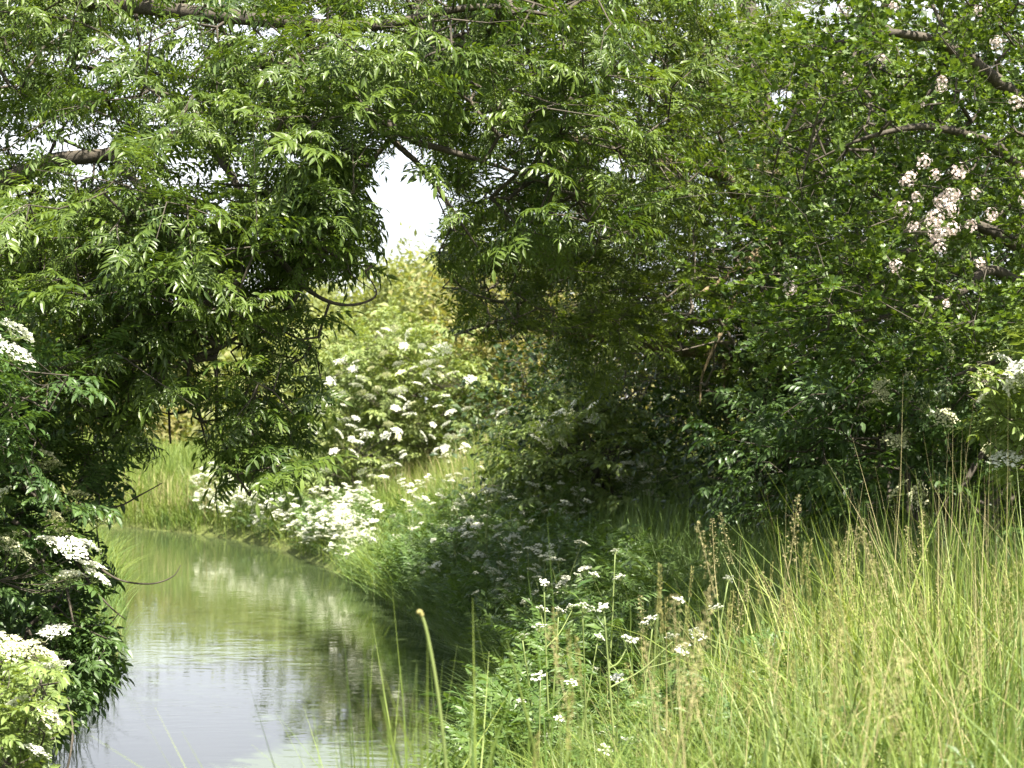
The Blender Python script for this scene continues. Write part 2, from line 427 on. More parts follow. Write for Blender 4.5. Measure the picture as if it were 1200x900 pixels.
def blossom(name, n=26, R_=.045):
    g = Geo(); d = rng.normal(0, 1, (n, 3)) + [0, 0, .5]; d /= np.linalg.norm(d, axis=1, keepdims=True)
    P = d * R_ * rng.uniform(.5, 1, (n, 1)); a = np.arange(5) * 2 * np.pi / 5
    V = [[0, 0, 0]]
    for x in a: V += [[math.cos(x - .45) * .8, math.sin(x - .45) * .8, .12], [math.cos(x) * 1.1, math.sin(x) * 1.1, .2], [math.cos(x + .45) * .8, math.sin(x + .45) * .8, .12]]
    Q = np.array([[0, 1 + 3 * i, 2 + 3 * i, 3 + 3 * i] for i in range(5)])
    M = frame(np.cross(d, rng.normal(0, 1, (n, 3))), d) * (.0082 * rng.uniform(.8, 1.2, n))[:, None, None]
    put(g, (np.array(V), np.zeros((0, 3), int), Q), M, P, 0)
    return g.mesh(name, [M_pink])
CORYMB = [corymb('flower_head', .082 * s, [M_white, M_stem], dome=dm) for s, dm in ((1, .2), (1.12, .3), (.85, .15), (.95, .35))]
CORYMB_C = [corymb('flower_head', .085 * s, [M_cream, M_stem], n=90, dome=dm, size=.0075) for s, dm in ((1, .2), (.8, .3), (1.1, .25))]
CORYMB_FAR = [corymb('flower_head', .098 * s, [m_, M_stem], n=60, size=.012, rays=4) for s, m_ in ((.7, M_white), (.9, M_white), (1.1, M_white), (.8, M_cream))]
BLOSSOM = [blossom('blossom_cluster', 24 + 5 * i, .032 + .005 * i) for i in range(4)]
def heads(root, meshes, pts, name='flower_head', tilt=.3, lean=(0, 0)):
    org = np.array(root.location); gs = Geo(); T = TG[root.name]
    woody = name != 'flower_head'; reach = .26 if woody else .8; pts = [np.asarray(p, float) for p in pts]
    for q, p in enumerate(pts):                         # a stalk carries each head from the nearest shoot
        t = T[int(np.argmin(np.linalg.norm(T - p, axis=1) + 2.5 * np.maximum(0, T[:, 2] - p[2] + .02)))]; dl = np.linalg.norm(p - t)
        if dl > reach: p = t + (p - t) * reach / dl + (rng.normal(0, .1, 3) if woody else 0); pts[q] = p
        r = .0014 if woody else .0032
        sweep(gs, [t, (t + p) / 2 + [0, 0, -.06 * np.linalg.norm(p - t)] + rng.normal(0, .02, 3), p], [r, r * .85, r * .65], 4)
    tag(part('flower_stalks', gs, [M_barkd], root, True), kind='stuff')
    for p in pts:
        o = link(name, meshes[rng.integers(len(meshes))], root, np.asarray(p) - org)
        o.rotation_euler = (rng.normal(lean[0], tilt), rng.normal(lean[1], tilt), rng.uniform(0, 6.28))
        s = rng.uniform(.8, 1.15); o.scale = (s, s, s)

# ------------------------------------------------------------------ terrain
CL = np.array([[-3.6,-40,2.1],[-3.5,-15,2.0],[-3.0,0,1.95],[-2.3,8,1.85],[-1.8,11,1.8],[-1.7,13,1.75],[-1.8,16,1.75],[-2.45,20,1.72],[-3.4,24,1.68],
               [-4.55,28,1.78],[-6.2,32,1.9],[-9.0,35.2,2.0],[-13,37,2.1],[-25,38.5,2.4],[-60,44,3],[-160,60,3]])
_c = catmull(CL, 10)
def bank(x, y):
    """distance outside the water's edge (negative in the stream)"""
    x, y = np.asarray(x, float), np.asarray(y, float)
    best = np.full(x.shape, 1e9)
    for a, b in zip(_c[:-1], _c[1:]):
        ab = b[:2] - a[:2]; L2 = ab @ ab + 1e-12
        t = np.clip(((x - a[0]) * ab[0] + (y - a[1]) * ab[1]) / L2, 0, 1)
        d = np.hypot(x - a[0] - t * ab[0], y - a[1] - t * ab[1]) - (a[2] + t * (b[2] - a[2]))
        best = np.minimum(best, d)
    return best
def sstep(a, b, x):
    t = np.clip((x - a) / (b - a), 0, 1); return t * t * (3 - 2 * t)
def height(x, y, d=None):
    x, y = np.asarray(x, float), np.asarray(y, float)
    d = bank(x, y) if d is None else d
    z = -0.55 + .75 * sstep(-.9, .25, d) + .38 * sstep(.1, 1.8, d) + .12 * sstep(1.5, 6, d)
    right = sstep(-2, 1.5, x + np.clip((y - 21) / 8, 0, 1) * 2.0)
    z = z + right * sstep(.4, 4, d) * (.12 + .62 * np.exp(-((y - 31) / 6) ** 2) * np.exp(-((x - .0) / 3.4) ** 2) + .34 * np.exp(-((y - 22) / 5) ** 2) * np.exp(-((x - 1.6) / 2.6) ** 2)) 
    z = z + .10 * np.sin(x * .9 + 1) * np.sin(y * .55) * sstep(.5, 3, d) + .035 * np.sin(3.1 * x + y) * np.sin(2.3 * y - x) * sstep(.3, 1, d)
    far = np.hypot(x, y)
    z = z + sstep(42, 110, far) * 1.2 * sstep(1, 8, d)
    return z
def axis(fine0, fine1, step, far):
    a = list(np.arange(fine0, fine1, step)); s = step; v = fine1
    while v < far: a.append(v); s *= 1.22; v += s
    a.append(far); s = step; v = fine0 - step; b = []
    while v > -far: b.append(v); s *= 1.22; v -= s
    b.append(-far); return np.array(b[::-1] + a)
gx, gy = axis(-11, 9, .16, 420), axis(-3, 46, .2, 420)
GX, GY = np.meshgrid(gx, gy); GZ = height(GX, GY)
nx, ny = len(gx), len(gy); i, j = np.meshgrid(np.arange(nx - 1), np.arange(ny - 1)); b0 = (j * nx + i).ravel()
g = Geo().add(np.stack([GX.ravel(), GY.ravel(), GZ.ravel()], 1), np.stack([b0, b0 + 1, b0 + nx + 1, b0 + nx], 1))
def ground_mat():
    m = bpy.data.materials.new('meadow_ground'); nt, N, L = nodes_of(m)
    out = N.new('ShaderNodeOutputMaterial'); p = N.new('ShaderNodeBsdfPrincipled'); tc = N.new('ShaderNodeTexCoord')
    n1 = N.new('ShaderNodeTexNoise'); n1.inputs['Scale'].default_value = 1.1; n1.inputs['Detail'].default_value = 8
    n2 = N.new('ShaderNodeTexNoise'); n2.inputs['Scale'].default_value = 22; n2.inputs['Detail'].default_value = 6
    L.new(tc.outputs['Object'], n1.inputs['Vector']); L.new(tc.outputs['Object'], n2.inputs['Vector'])
    a = N.new('ShaderNodeValToRGB'); e = a.color_ramp.elements
    e[0].position = .3; e[0].color = (.045, .05, .02, 1); e[1].position = .7; e[1].color = (.15, .18, .05, 1)
    mx = N.new('ShaderNodeMath'); mx.operation = 'MULTIPLY_ADD'; mx.inputs[1].default_value = .5; 
    h = N.new('ShaderNodeMath'); h.operation = 'MULTIPLY'; h.inputs[1].default_value = .5; L.new(n1.outputs['Fac'], h.inputs[0])
    L.new(n2.outputs['Fac'], mx.inputs[0]); L.new(h.outputs[0], mx.inputs[2]); L.new(mx.outputs[0], a.inputs[0])
    L.new(a.outputs[0], p.inputs['Base Color']); p.inputs['Roughness'].default_value = .95; p.inputs['Specular IOR Level'].default_value = .1
    b = N.new('ShaderNodeBump'); b.inputs['Strength'].default_value = .8; b.inputs['Distance'].default_value = .06
    L.new(n2.outputs['Fac'], b.inputs['Height']); L.new(b.outputs[0], p.inputs['Normal']); L.new(p.outputs[0], out.inputs[0])
    return m
tag(link('ground', g.mesh('ground', [ground_mat()], True)), kind='structure')

# water: one sheet with real ripples in its normals
def water_mat():
    m = bpy.data.materials.new('stream_water'); nt, N, L = nodes_of(m)
    out = N.new('ShaderNodeOutputMaterial'); p = N.new('ShaderNodeBsdfPrincipled')
    tc = N.new('ShaderNodeTexCoord'); mp = N.new('ShaderNodeMapping'); mp.inputs['Scale'].default_value = (.8, 1.9, 1)
    L.new(tc.outputs['Object'], mp.inputs['Vector'])
    n1 = N.new('ShaderNodeTexNoise'); n1.inputs['Scale'].default_value = 3.2; n1.inputs['Detail'].default_value = 3; n1.inputs['Roughness'].default_value = .55; n1.inputs['Distortion'].default_value = .4
    n2 = N.new('ShaderNodeTexNoise'); n2.inputs['Scale'].default_value = .55; n2.inputs['Detail'].default_value = 2
    L.new(mp.outputs[0], n1.inputs['Vector']); L.new(tc.outputs['Object'], n2.inputs['Vector'])
    mr = N.new('ShaderNodeMapRange'); mr.inputs['From Min'].default_value = .38; mr.inputs['From Max'].default_value = .62
    mr.inputs['To Min'].default_value = .25; mr.inputs['To Max'].default_value = 1.0
    L.new(n2.outputs['Fac'], mr.inputs['Value'])
    b = N.new('ShaderNodeBump'); b.inputs['Distance'].default_value = .0048
    st = N.new('ShaderNodeMath'); st.operation = 'MULTIPLY'; st.inputs[1].default_value = .55
    L.new(mr.outputs[0], st.inputs[0]); L.new(st.outputs[0], b.inputs['Strength']); L.new(n1.outputs['Fac'], b.inputs['Height'])
    L.new(b.outputs[0], p.inputs['Normal'])
    cr = N.new('ShaderNodeValToRGB'); cr.color_ramp.elements[0].color = (.03, .045, .018, 1); cr.color_ramp.elements[1].color = (.05, .066, .027, 1)
    L.new(n2.outputs['Fac'], cr.inputs[0]); L.new(cr.outputs[0], p.inputs['Base Color'])
    p.inputs['Roughness'].default_value = .03; p.inputs['IOR'].default_value = 1.33; p.inputs['Specular IOR Level'].default_value = .5
    L.new(p.outputs[0], out.inputs[0]); return m
s = [c for c in _c]
Lw, Rw = [], []
tg = np.gradient(_c[:, :2], axis=0); tg /= np.linalg.norm(tg, axis=1, keepdims=True)
nrm = np.stack([tg[:, 1], -tg[:, 0]], 1)
A = _c[:, :2] - nrm * (_c[:, 2:3] + .35); B = _c[:, :2] + nrm * (_c[:, 2:3] + .35)
n = len(_c); V = np.zeros((2 * n, 3)); V[:n, :2] = A; V[n:, :2] = B
k = np.arange(n - 1)
tag(link('stream_water', Geo().add(V, np.stack([k, k + n, k + n + 1, k + 1], 1)).mesh('stream_water', [water_mat()])), kind='structure')

# ------------------------------------------------------------------ trees
# the ash whose limbs reach in from the left bank
gz = lambda x, y: float(height(np.array([x]), np.array([y]))[0])
T0 = (-5.6, 13.2); z0 = gz(*T0)
trunk = [((T0[0], T0[1], z0 - .2), .33), ((T0[0] + .05, T0[1], z0 + 1.2), .26), ((-5.4, 13.1, 3.2), .22), ((-5.2, 13, 5.2), .18), ((-4.9, 12.9, 7.4), .13), ((-4.5, 12.8, 9.4), .06)]
def LB(*a): return [(W(*q[:3]) if len(q) == 4 else np.array(q[0]), q[-1]) for q in a]
limbs = [
    LB(((-5.4, 13.1, 2.9), .13), (-120, 262, 12.9, .10), (-20, 226, 12.6, .068), (60, 190, 12.4, .052), (130, 180, 12.3, .044), (230, 152, 12.2, .037), (330, 116, 12.2, .031), (430, 78, 12.3, .022), (540, 40, 12.6, .012)),
    LB(((-5.05, 12.95, 5.9), .10), (-30, -30, 12.6, .08), (140, 4, 12.4, .06), (340, 26, 12.3, .045), (440, 30, 12.3, .036), (560, 8, 12.4, .022), (660, 20, 12.6, .01)),
    LB((395, 98, 12.2, .026), (425, 125, 12.15, .026), (456, 146, 12.1, .026), (485, 165, 12.1, .023), (520, 175, 12.1, .021), (575, 192, 12.2, .014), (640, 215, 12.4, .007)),
    LB((425, 122, 12.15, .022), (462, 166, 12.1, .020), (488, 190, 12.1, .018), (512, 220, 12.1, .015), (530, 246, 12.15, .012), (560, 290, 12.2, .006)),
    LB((230, 152, 12.2, .03), (268, 200, 12.0, .026), (300, 262, 11.9, .021), (346, 326, 11.8, .016), (382, 352, 11.8, .012), (415, 357, 11.8, .009), (441, 345, 11.85, .006), (428, 318, 11.9, .004)),
    LB((130, 180, 12.3, .03), (180, 240, 12.0, .025), (228, 320, 11.9, .020), (250, 400, 11.8, .015), (254, 470, 11.8, .012), (256, 505, 11.8, .008), (285, 560, 11.8, .004)),
    LB((-60, 380, 12.4, .04), (10, 352, 12.2, .032), (80, 338, 12.1, .024), (140, 360, 12, .017), (190, 430, 11.9, .011), (200, 520, 11.9, .006)),
    LB(((-5.5, 13.1, 2.3), .07), (-80, 400, 12.6, .045), (-20, 370, 12.4, .036)),
    LB((300, 262, 11.9, .013), (345, 280, 11.9, .011), (385, 290, 11.9, .008), (405, 305, 11.9, .006), (412, 322, 11.9, .004), (440, 342, 11.9, .002)),
]
OPEN = [[(428, 214), (450, 176), (476, 190), (492, 205), (504, 238), (516, 262), (498, 285), (506, 315), (530, 335), (512, 352), (540, 400), (520, 420), (556, 450), (560, 520), (470, 560), (400, 600), (352, 620), (378, 545), (392, 450), (372, 420), (395, 385), (405, 345), (445, 340), (440, 312), (432, 262)],
        [(105, 612), (150, 578), (215, 548), (240, 562), (290, 606), (340, 600), (378, 545), (420, 600), (640, 720), (80, 720)],
        [(232, 395), (262, 392), (278, 420), (268, 452), (240, 440)], [(205, 482), (238, 478), (246, 500), (228, 520), (200, 545), (188, 520)], [(352, 335), (392, 330), (400, 372), (372, 398), (352, 372)], [(330, 462), (400, 452), (400, 480), (338, 486)]]
holes = [(48, 166, 19, 12), (104, 86, 13, 15), (30, 44, 12, 8), (215, 170, 18, 13), (275, 203, 24, 13), (310, 145, 11, 9), (235, 242, 15, 9), (312, 322, 20, 11), (14, 138, 9, 9), (290, 40, 11, 9), (15, 235, 13, 12), (62, 228, 13, 9), (235, 15, 10, 8), (130, 45, 9, 7), (160, 75, 9, 9), (120, 130, 11, 8), (370, 30, 9, 9), (300, 398, 16, 12), (345, 445, 20, 14), (212, 432, 14, 12), (272, 520, 14, 10), (362, 505, 24, 14), (180, 505, 12, 10)]
tg_ = np.vstack([
    fill([(-90, -80), (600, -80), (590, 30), (480, 120), (400, 120), (300, 150), (140, 140), (60, 60), (-90, 60)], 11.6, 14.8, 94, 7, rad=(.3, .35, .13), holes=holes),
    fill([(-90, 40), (100, 60), (140, 160), (130, 330), (60, 380), (-90, 380)], 11.6, 14, 44, 5, rad=(.25, .3, .11), holes=holes),
    fill([(130, 180), (250, 175), (340, 230), (430, 200), (440, 280), (385, 310), (345, 400), (280, 425), (215, 470), (180, 520), (110, 545), (70, 480), (40, 400), (30, 310), (80, 250)], 11.2, 13.2, 84, 7, rad=(.27, .3, .12), holes=holes),
    fill([(225, 500), (300, 470), (360, 395), (385, 430), (345, 520), (330, 590), (300, 570)], 11.3, 12.3, 17, 4, rad=(.14, .2, .08)),
    fill([(330, 150), (440, 120), (455, 170), (425, 250), (418, 285), (385, 300), (340, 260)], 11.5, 13.4, 34, 4, rad=(.2, .3, .12), holes=holes),
    fill([(520, 30), (700, -60), (760, 60), (720, 160), (690, 250), (640, 270), (575, 230), (525, 180), (500, 130)], 11.6, 13.6, 56, 4, rad=(.3, .35, .14), holes=holes),
    fill([(190, 110), (330, 60), (460, 40), (440, 120), (330, 160), (250, 185), (200, 170)], 10.9, 11.9, 17, 5, rad=(.22, .2, .1), holes=holes),
    fill([(100, 190), (230, 170), (240, 340), (120, 360), (60, 300)], 10.7, 11.4, 14, 5, rad=(.2, .2, .08), holes=holes),
])
tree('ash_tree', 'big ash tree reaching over the stream from the left bank with drooping leaf sprays', 'tree',
     (T0[0], T0[1], z0), trunk, limbs, tg_, ASH_N, M_ash, M_barkd, droop=.35, twig=.36, pref=np.array([.1, -.15, 0]), outs=OPEN + holes, prune=OPEN[0], smin=.45, smax=1.02)

# the ash on the right bank
B0 = (2.95, 21.2); zb = gz(*B0)
trunk = [((B0[0], B0[1], zb - .2), .26), ((2.92, 21.1, 1.9), .19), ((2.85, 20.8, 3.3), .17), ((2.7, 20.4, 5.0), .14), ((2.3, 19.8, 7.4), .09), ((1.9, 19, 9), .04)]
limbs = [
    LB(((2.85, 20.9, 2.9), .09), (920, 262, 18.4, .05), (880, 315, 17.4, .034), (864, 342, 17.0, .026), (852, 375, 16.8, .021), (838, 405, 16.7, .016), (823, 440, 16.7, .011), (820, 475, 16.7, .008)),
    LB((920, 262, 18.4, .036), (880, 300, 17.6, .026), (835, 335, 17.2, .022), (800, 352, 17, .016), (770, 350, 17, .012)),
    LB(((2.8, 20.7, 3.9), .10), (850, 210, 18.5, .07), (760, 190, 17, .05), (680, 165, 15.8, .032), (600, 150, 14.8, .016)),
    LB(((2.6, 20.2, 5.4), .09), (800, 70, 18, .06), (700, 10, 16.5, .04), (620, -40, 15.2, .02)),
    LB(((2.85, 20.9, 2.7), .08), (860, 420, 19.6, .06), (780, 410, 18.6, .042), (700, 396, 18, .03), (635, 388, 17.6, .02), (575, 372, 17.4, .01)),
    LB(((2.8, 20.8, 3.4), .08), (960, 215, 18.6, .055), (918, 205, 17.6, .045), (860, 190, 16.8, .025)),
    LB(((2.75, 20.6, 4.4), .09), (990, 100, 19.5, .06), (1040, 0, 19, .04), (1080, -80, 18.5, .02)),
    LB((850, 420, 19.4, .035), (850, 470, 19.1, .02), (860, 520, 19, .01)),
]
hol2 = [(478, 250, 42, 70), (465, 300, 50, 40), (910, 122, 24, 18), (610, 172, 16, 14), (725, 200, 26, 14), (880, 10, 22, 14)]
tg_ = np.vstack([
    fill([(500, -70), (930, -70), (930, 130), (800, 210), (740, 310), (660, 350), (590, 330), (560, 240), (520, 120)], 13.6, 18.5, 124, 7, rad=(.4, .45, .17), holes=hol2),
    fill([(700, 330), (780, 290), (890, 270), (900, 420), (860, 480), (780, 440), (720, 430)], 16, 21, 66, 5, rad=(.45, .5, .14)),
    fill([(515, 250), (640, 300), (720, 330), (700, 430), (640, 410), (560, 400), (530, 390)], 15, 19, 34, 5, rad=(.3, .35, .10)),
    fill([(490, 270), (560, 220), (580, 330), (560, 420), (520, 400), (505, 330)], 14.5, 17, 26, 1),
    fill([(760, 90), (1060, 40), (1060, 330), (960, 430), (860, 380), (790, 260)], 17.5, 23, 130, 5, rad=(.5, .5, .2), holes=hol2),
    fill([(680, 180), (960, 160), (970, 480), (860, 500), (700, 400)], 19.5, 24, 120, 6, rad=(.55, .5, .22)),
])
tree('ash_tree', 'dense ash tree on the right bank with branches coloured sunlit yellow hanging in its dark middle', 'tree',
     (B0[0], B0[1], zb), trunk, limbs, tg_, ASH_F, M_ash2, M_bark, droop=.25, twig=.36, limb_bark=M_barkl, pref=np.array([-.1, -.25, 0]), smin=.45, smax=1.05, spread=.75, hollow=[(835, 262), (880, 235), (935, 240), (960, 300), (930, 420), (930, 600), (800, 600), (795, 440), (818, 360)], prune=OPEN[0], outs=OPEN + hol2 + [(585, 345, 22, 18), (660, 345, 18, 12), (612, 420, 24, 24), (570, 455, 40, 40), (760, 470, 40, 20), (545, 410, 14, 12)])

# hawthorn, right foreground
H0 = (4.3, 12.3); zh = gz(*H0)
trunk = [((H0[0], H0[1], zh - .2), .17), ((4.2, 12.2, 1.7), .12), ((4.1, 12, 3), .10), ((3.9, 11.9, 4.6), .07), ((3.6, 11.8, 6), .03)]
limbs = [
    LB(((4.2, 12.2, 2.0), .06), (1190, 330, 11.4, .035), (1120, 345, 11, .025), (1040, 370, 10.8, .014), (960, 388, 10.7, .006)),
    LB(((4.1, 12.1, 2.7), .06), (1160, 270, 11.3, .035), (1080, 290, 11, .022), (990, 320, 10.9, .012), (920, 355, 10.8, .004)),
    LB(((4.1, 12, 3.0), .06), (1190, 190, 11.3, .04), (1100, 150, 11, .025), (1020, 160, 10.9, .012), (950, 190, 10.9, .004)),
    LB(((4.0, 12, 3.6), .06), (1150, 80, 11.4, .04), (1060, 40, 11.1, .025), (980, 50, 11, .012)),
    LB(((3.9, 11.9, 4.3), .05), (1160, -40, 11.5, .03), (1060, -70, 11.3, .015)),
    LB(((4.2, 12.2, 1.9), .05), (1260, 400, 11.2, .03), (1180, 420, 10.8, .02), (1120, 440, 10.7, .008)),
]
pol = [(985, -80), (1290, -80), (1290, 430), (1150, 420), (1080, 385), (970, 410), (905, 390), (935, 345), (985, 290), (960, 235), (940, 190), (955, 130), (940, 60)]
tg_ = np.vstack([fill(pol, 9.9, 12.6, 150, 6, rad=(.26, .3, .13), holes=[(1060, 185, 20, 12)]),
                 fill([(920, 340), (1000, 310), (1060, 330), (1040, 400), (960, 400), (915, 380)], 10.3, 11.2, 14, 4, rad=(.16, .2, .07)),
                 fill(pol, 12.0, 14.2, 60, 5, rad=(.35, .3, .16))])
haw = tree('hawthorn_tree', 'hawthorn tree at the right edge with small lobed leaves and fading pinkish white blossom', 'tree',
     (H0[0], H0[1], zh), trunk, limbs, tg_, HAW, M_haw, M_barkd, droop=.1, twig=.36, twig_r=.0016, exp=.5, pref=np.array([-.3, -.2, .05]), smin=.8, smax=1.1)
hp = np.array([W(x, y, Y) for x, y, Y in
   [(1190, 160, 10), (1182, 195, 10), (1176, 210, 10.05), (1190, 215, 9.9), (1168, 222, 10), (1155, 208, 10), (1130, 200, 10.1), (1142, 192, 10.1), (1120, 212, 10.1), (1125, 225, 10), (1108, 228, 10.1),
    (1175, 232, 9.95), (1160, 240, 10), (1145, 250, 10), (1190, 120, 10.2), (1196, 52, 10.1), (1180, 185, 9.9), (1195, 200, 9.9), (1165, 200, 9.95), (1150, 275, 10), (1162, 285, 10), (1155, 295, 10.1), (1058, 245, 10.2), (1092, 180, 10.3), (1105, 100, 10.4),
    (990, 12, 10.5), (1048, 8, 10.4), (1033, 68, 10.4), (992, 92, 10.5), (925, 338, 10.6), (1103, 95, 10.3), (1050, 312, 10.2), (1148, 12, 10.2), (1080, 122, 10.4), (1062, 215, 10.3)]]) * [[.955, .955, 1]] + [[0, 0, .0]]
hp[:, 2] = EYE + (hp[:, 2] - EYE) * .955
heads(haw, BLOSSOM, np.vstack([hp, hp[:12] + rng.normal(0, .06, (12, 3))]), 'blossom_cluster', 1.0)

# ------------------------------------------------------------------ shrubs
def shrub(name, label, cat, base, polys, protos, leaf, bark, stems=7, top=.75, twig=.25, group=None, seeds_h=1.6, **kw):
    """many-stemmed bush: stems fan out of the base, then branch to the leaf sprays"""
    tgt = np.vstack(polys); bx, by = base; bz = gz(bx, by)
    lo, hi = tgt.min(0), tgt.max(0); limbs = []
    for q in range(stems):
        e = tgt[rng.integers(len(tgt))] * .55 + tgt.mean(0) * .45; e = e.copy(); e[2] = max(e[2], bz + .4)
        b = np.array([bx + rng.normal(0, .12), by + rng.normal(0, .12), bz - .1]); mid = b * .5 + e * .5 + rng.normal(0, .08, 3); mid[2] += .1 * (e[2] - bz)
        r0 = kw.get('stem_r', .03) * rng.uniform(.7, 1.2)
        limbs.append([(b, r0), (mid, r0 * .75), (e, r0 * .35)])
    kw.pop('stem_r', None)
    root = tree(name, label, cat, (bx, by, bz), None, [], tgt, protos, leaf, bark, twig=twig, group=group, **kw) if False else None
    root = tag(link(name, None, None, (bx, by, bz)), label, cat, group); seeds = []
    for lb in limbs:
        g = Geo(); seeds.append(sweep(g, [l[0] for l in lb], [l[1] for l in lb], 6)); part('stem', g, [bark], root, True)
    seeds = np.vstack(seeds); P, par, cnt, dirs, _t = grow(seeds, tgt, .2); ns = len(seeds)
    tr = kw.get('twig_r', .003); r = tr * np.power(np.maximum(cnt, 1), .4)
    dirs = dirs + (tgt - np.array([bx, by, bz + .3])) * .12
    M = spray_matrices(dirs, kw.get('droop', .15), kw.get('spread', .5), kw.get('pref'))
    if kw.get('outs'):
        for q in range(5):
            bad = ~clear(tgt, M, .42, kw['outs'])
            if bad.any(): M[bad] = spray_matrices(dirs[bad], .05, .9, kw.get('pref'))
        ok = clear(tgt, M, .42, kw['outs']); tgt, M = tgt[ok], M[ok]
        ids = [int(np.argmin(np.linalg.norm(P[ns:] - t, axis=1))) + ns for t in tgt]; live = np.zeros(len(P), bool)
        for i in ids:
            while i >= 0 and not live[i]: live[i] = True; i = par[i]
    else: live = np.ones(len(P), bool)
    g = Geo(); e = np.arange(ns, len(P)); e = e[live[e]]; tube_edges(g, P[par[e]], P[e], np.minimum(r[par[e]], r[e] * 1.3), r[e], 4)
    tube_edges(g, tgt, tgt + M[:, :, 1] * twig, np.full(len(tgt), tr), np.full(len(tgt), tr * .5), 3)
    tag(part('twigs', g, [bark], root, True), kind='stuff')
    g = Geo(); leafy(g, protos, tgt, M, kw.get('smin', .8), kw.get('smax', 1.15)); part('foliage', g, [leaf], root); TG[root.name] = tgt
    return root

# left bank elder
LOUT = [[(150, 560), (138, 600), (122, 640), (126, 700), (134, 760), (142, 815), (120, 835), (66, 872), (50, 1000), (700, 1000), (700, 560)]]
eh = shrub('elder_bush', 'dark green elder bush with white flower plates leaning over the water at the left edge', 'shrub', (-3.75, 11.6),
  [fill([(-120, 560), (20, 545), (85, 590), (105, 660), (115, 740), (120, 800), (60, 815), (-120, 830)], 10.6, 12.3, 60, 4, rad=(.2, .25, .12)),
   fill([(-120, 470), (-10, 400), (25, 440), (15, 520), (60, 600), (-120, 640)], 10.2, 12, 40, 4, rad=(.2, .25, .12)),
   fill([(40, 730), (125, 745), (130, 815), (50, 825)], 11.2, 12.2, 24, 4, rad=(.14, .2, .07))],
  ELD_N, M_elder, M_barkd, stems=9, twig=.28, droop=.2, smin=.6, smax=.85, pref=np.array([0, -.1, 0]), outs=LOUT)
heads(eh, CORYMB, [W(x, y, Y) for x, y, Y in [(14, 398, 9.3), (12, 424, 9.3), (62, 644, 10), (80, 650, 9.95), (95, 648, 10), (104, 672, 10.1), (108, 684, 10.1), (84, 683, 10.1), (66, 750, 10.1), (2, 588, 9.9), (55, 640, 10)]], tilt=.25, lean=(.35, -.1))
heads(eh, CORYMB_C, [W(x, y, Y) for x, y, Y in [(100, 600, 11), (60, 612, 10.8), (70, 628, 10.8), (90, 588, 11), (110, 620, 11), (76, 690, 10.6), (12, 640, 10.3), (50, 540, 10.9), (38, 555, 10.9), (60, 552, 11), (6, 645, 10.4), (22, 660, 10.4)]], tilt=.3, lean=(.3, 0))
# pale elder sprays closer in
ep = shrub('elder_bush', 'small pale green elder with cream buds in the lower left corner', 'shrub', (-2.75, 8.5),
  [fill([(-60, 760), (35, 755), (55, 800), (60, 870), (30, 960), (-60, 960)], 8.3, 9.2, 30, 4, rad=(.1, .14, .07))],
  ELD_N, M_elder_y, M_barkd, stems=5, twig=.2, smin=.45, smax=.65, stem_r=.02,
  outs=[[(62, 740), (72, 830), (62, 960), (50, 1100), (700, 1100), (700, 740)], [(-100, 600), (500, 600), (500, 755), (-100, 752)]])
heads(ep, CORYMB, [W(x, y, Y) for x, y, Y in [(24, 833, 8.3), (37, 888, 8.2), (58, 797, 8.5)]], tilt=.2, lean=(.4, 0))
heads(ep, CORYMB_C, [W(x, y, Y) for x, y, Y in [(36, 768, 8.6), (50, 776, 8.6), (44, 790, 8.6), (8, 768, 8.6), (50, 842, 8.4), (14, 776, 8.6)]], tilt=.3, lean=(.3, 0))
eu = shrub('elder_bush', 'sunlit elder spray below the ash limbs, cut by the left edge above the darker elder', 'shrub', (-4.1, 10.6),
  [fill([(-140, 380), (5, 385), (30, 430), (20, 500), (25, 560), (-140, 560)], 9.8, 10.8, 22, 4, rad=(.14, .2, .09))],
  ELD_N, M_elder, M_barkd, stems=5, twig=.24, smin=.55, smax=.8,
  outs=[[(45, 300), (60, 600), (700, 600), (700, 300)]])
heads(eu, CORYMB, [W(-20, 410, 9.8), W(-45, 470, 9.9)], tilt=.2, lean=(.3, 0))
# bare drooping twigs over the water belong to the dark elder
for pts in ([(70, 600, 11.4, .012), (92, 640, 11.3, .010), (120, 668, 11.2, .008), (145, 681, 11.2, .006), (178, 684, 11.2, .005), (202, 676, 11.2, .004), (212, 662, 11.2, .002)],
            [(88, 655, 11.4, .010), (110, 690, 11.3, .007), (130, 712, 11.3, .005), (147, 726, 11.3, .003)],
            [(15, 610, 11, .016), (30, 622, 11, .014), (42, 642, 11, .011), (52, 660, 11, .006)],
            [(95, 590, 11.4, .008), (135, 594, 11.4, .006), (165, 580, 11.4, .005), (190, 566, 11.4, .003)],
            [(75, 670, 11.2, .010), (82, 710, 11.1, .008), (88, 740, 11.1, .005)],
            [(100, 748, 11.6, .008), (125, 735, 11.5, .005), (140, 718, 11.5, .003)],
            [(78, 820, 9.6, .002), (85, 850, 9.5, .005), (83, 880, 9.4, .006), (75, 920, 9.4, .007)]):
    g = Geo(); sweep(g, [W(*p[:3]) for p in pts], [p[3] for p in pts], 5); part('bare_twig', g, [M_barkd], eh, True)

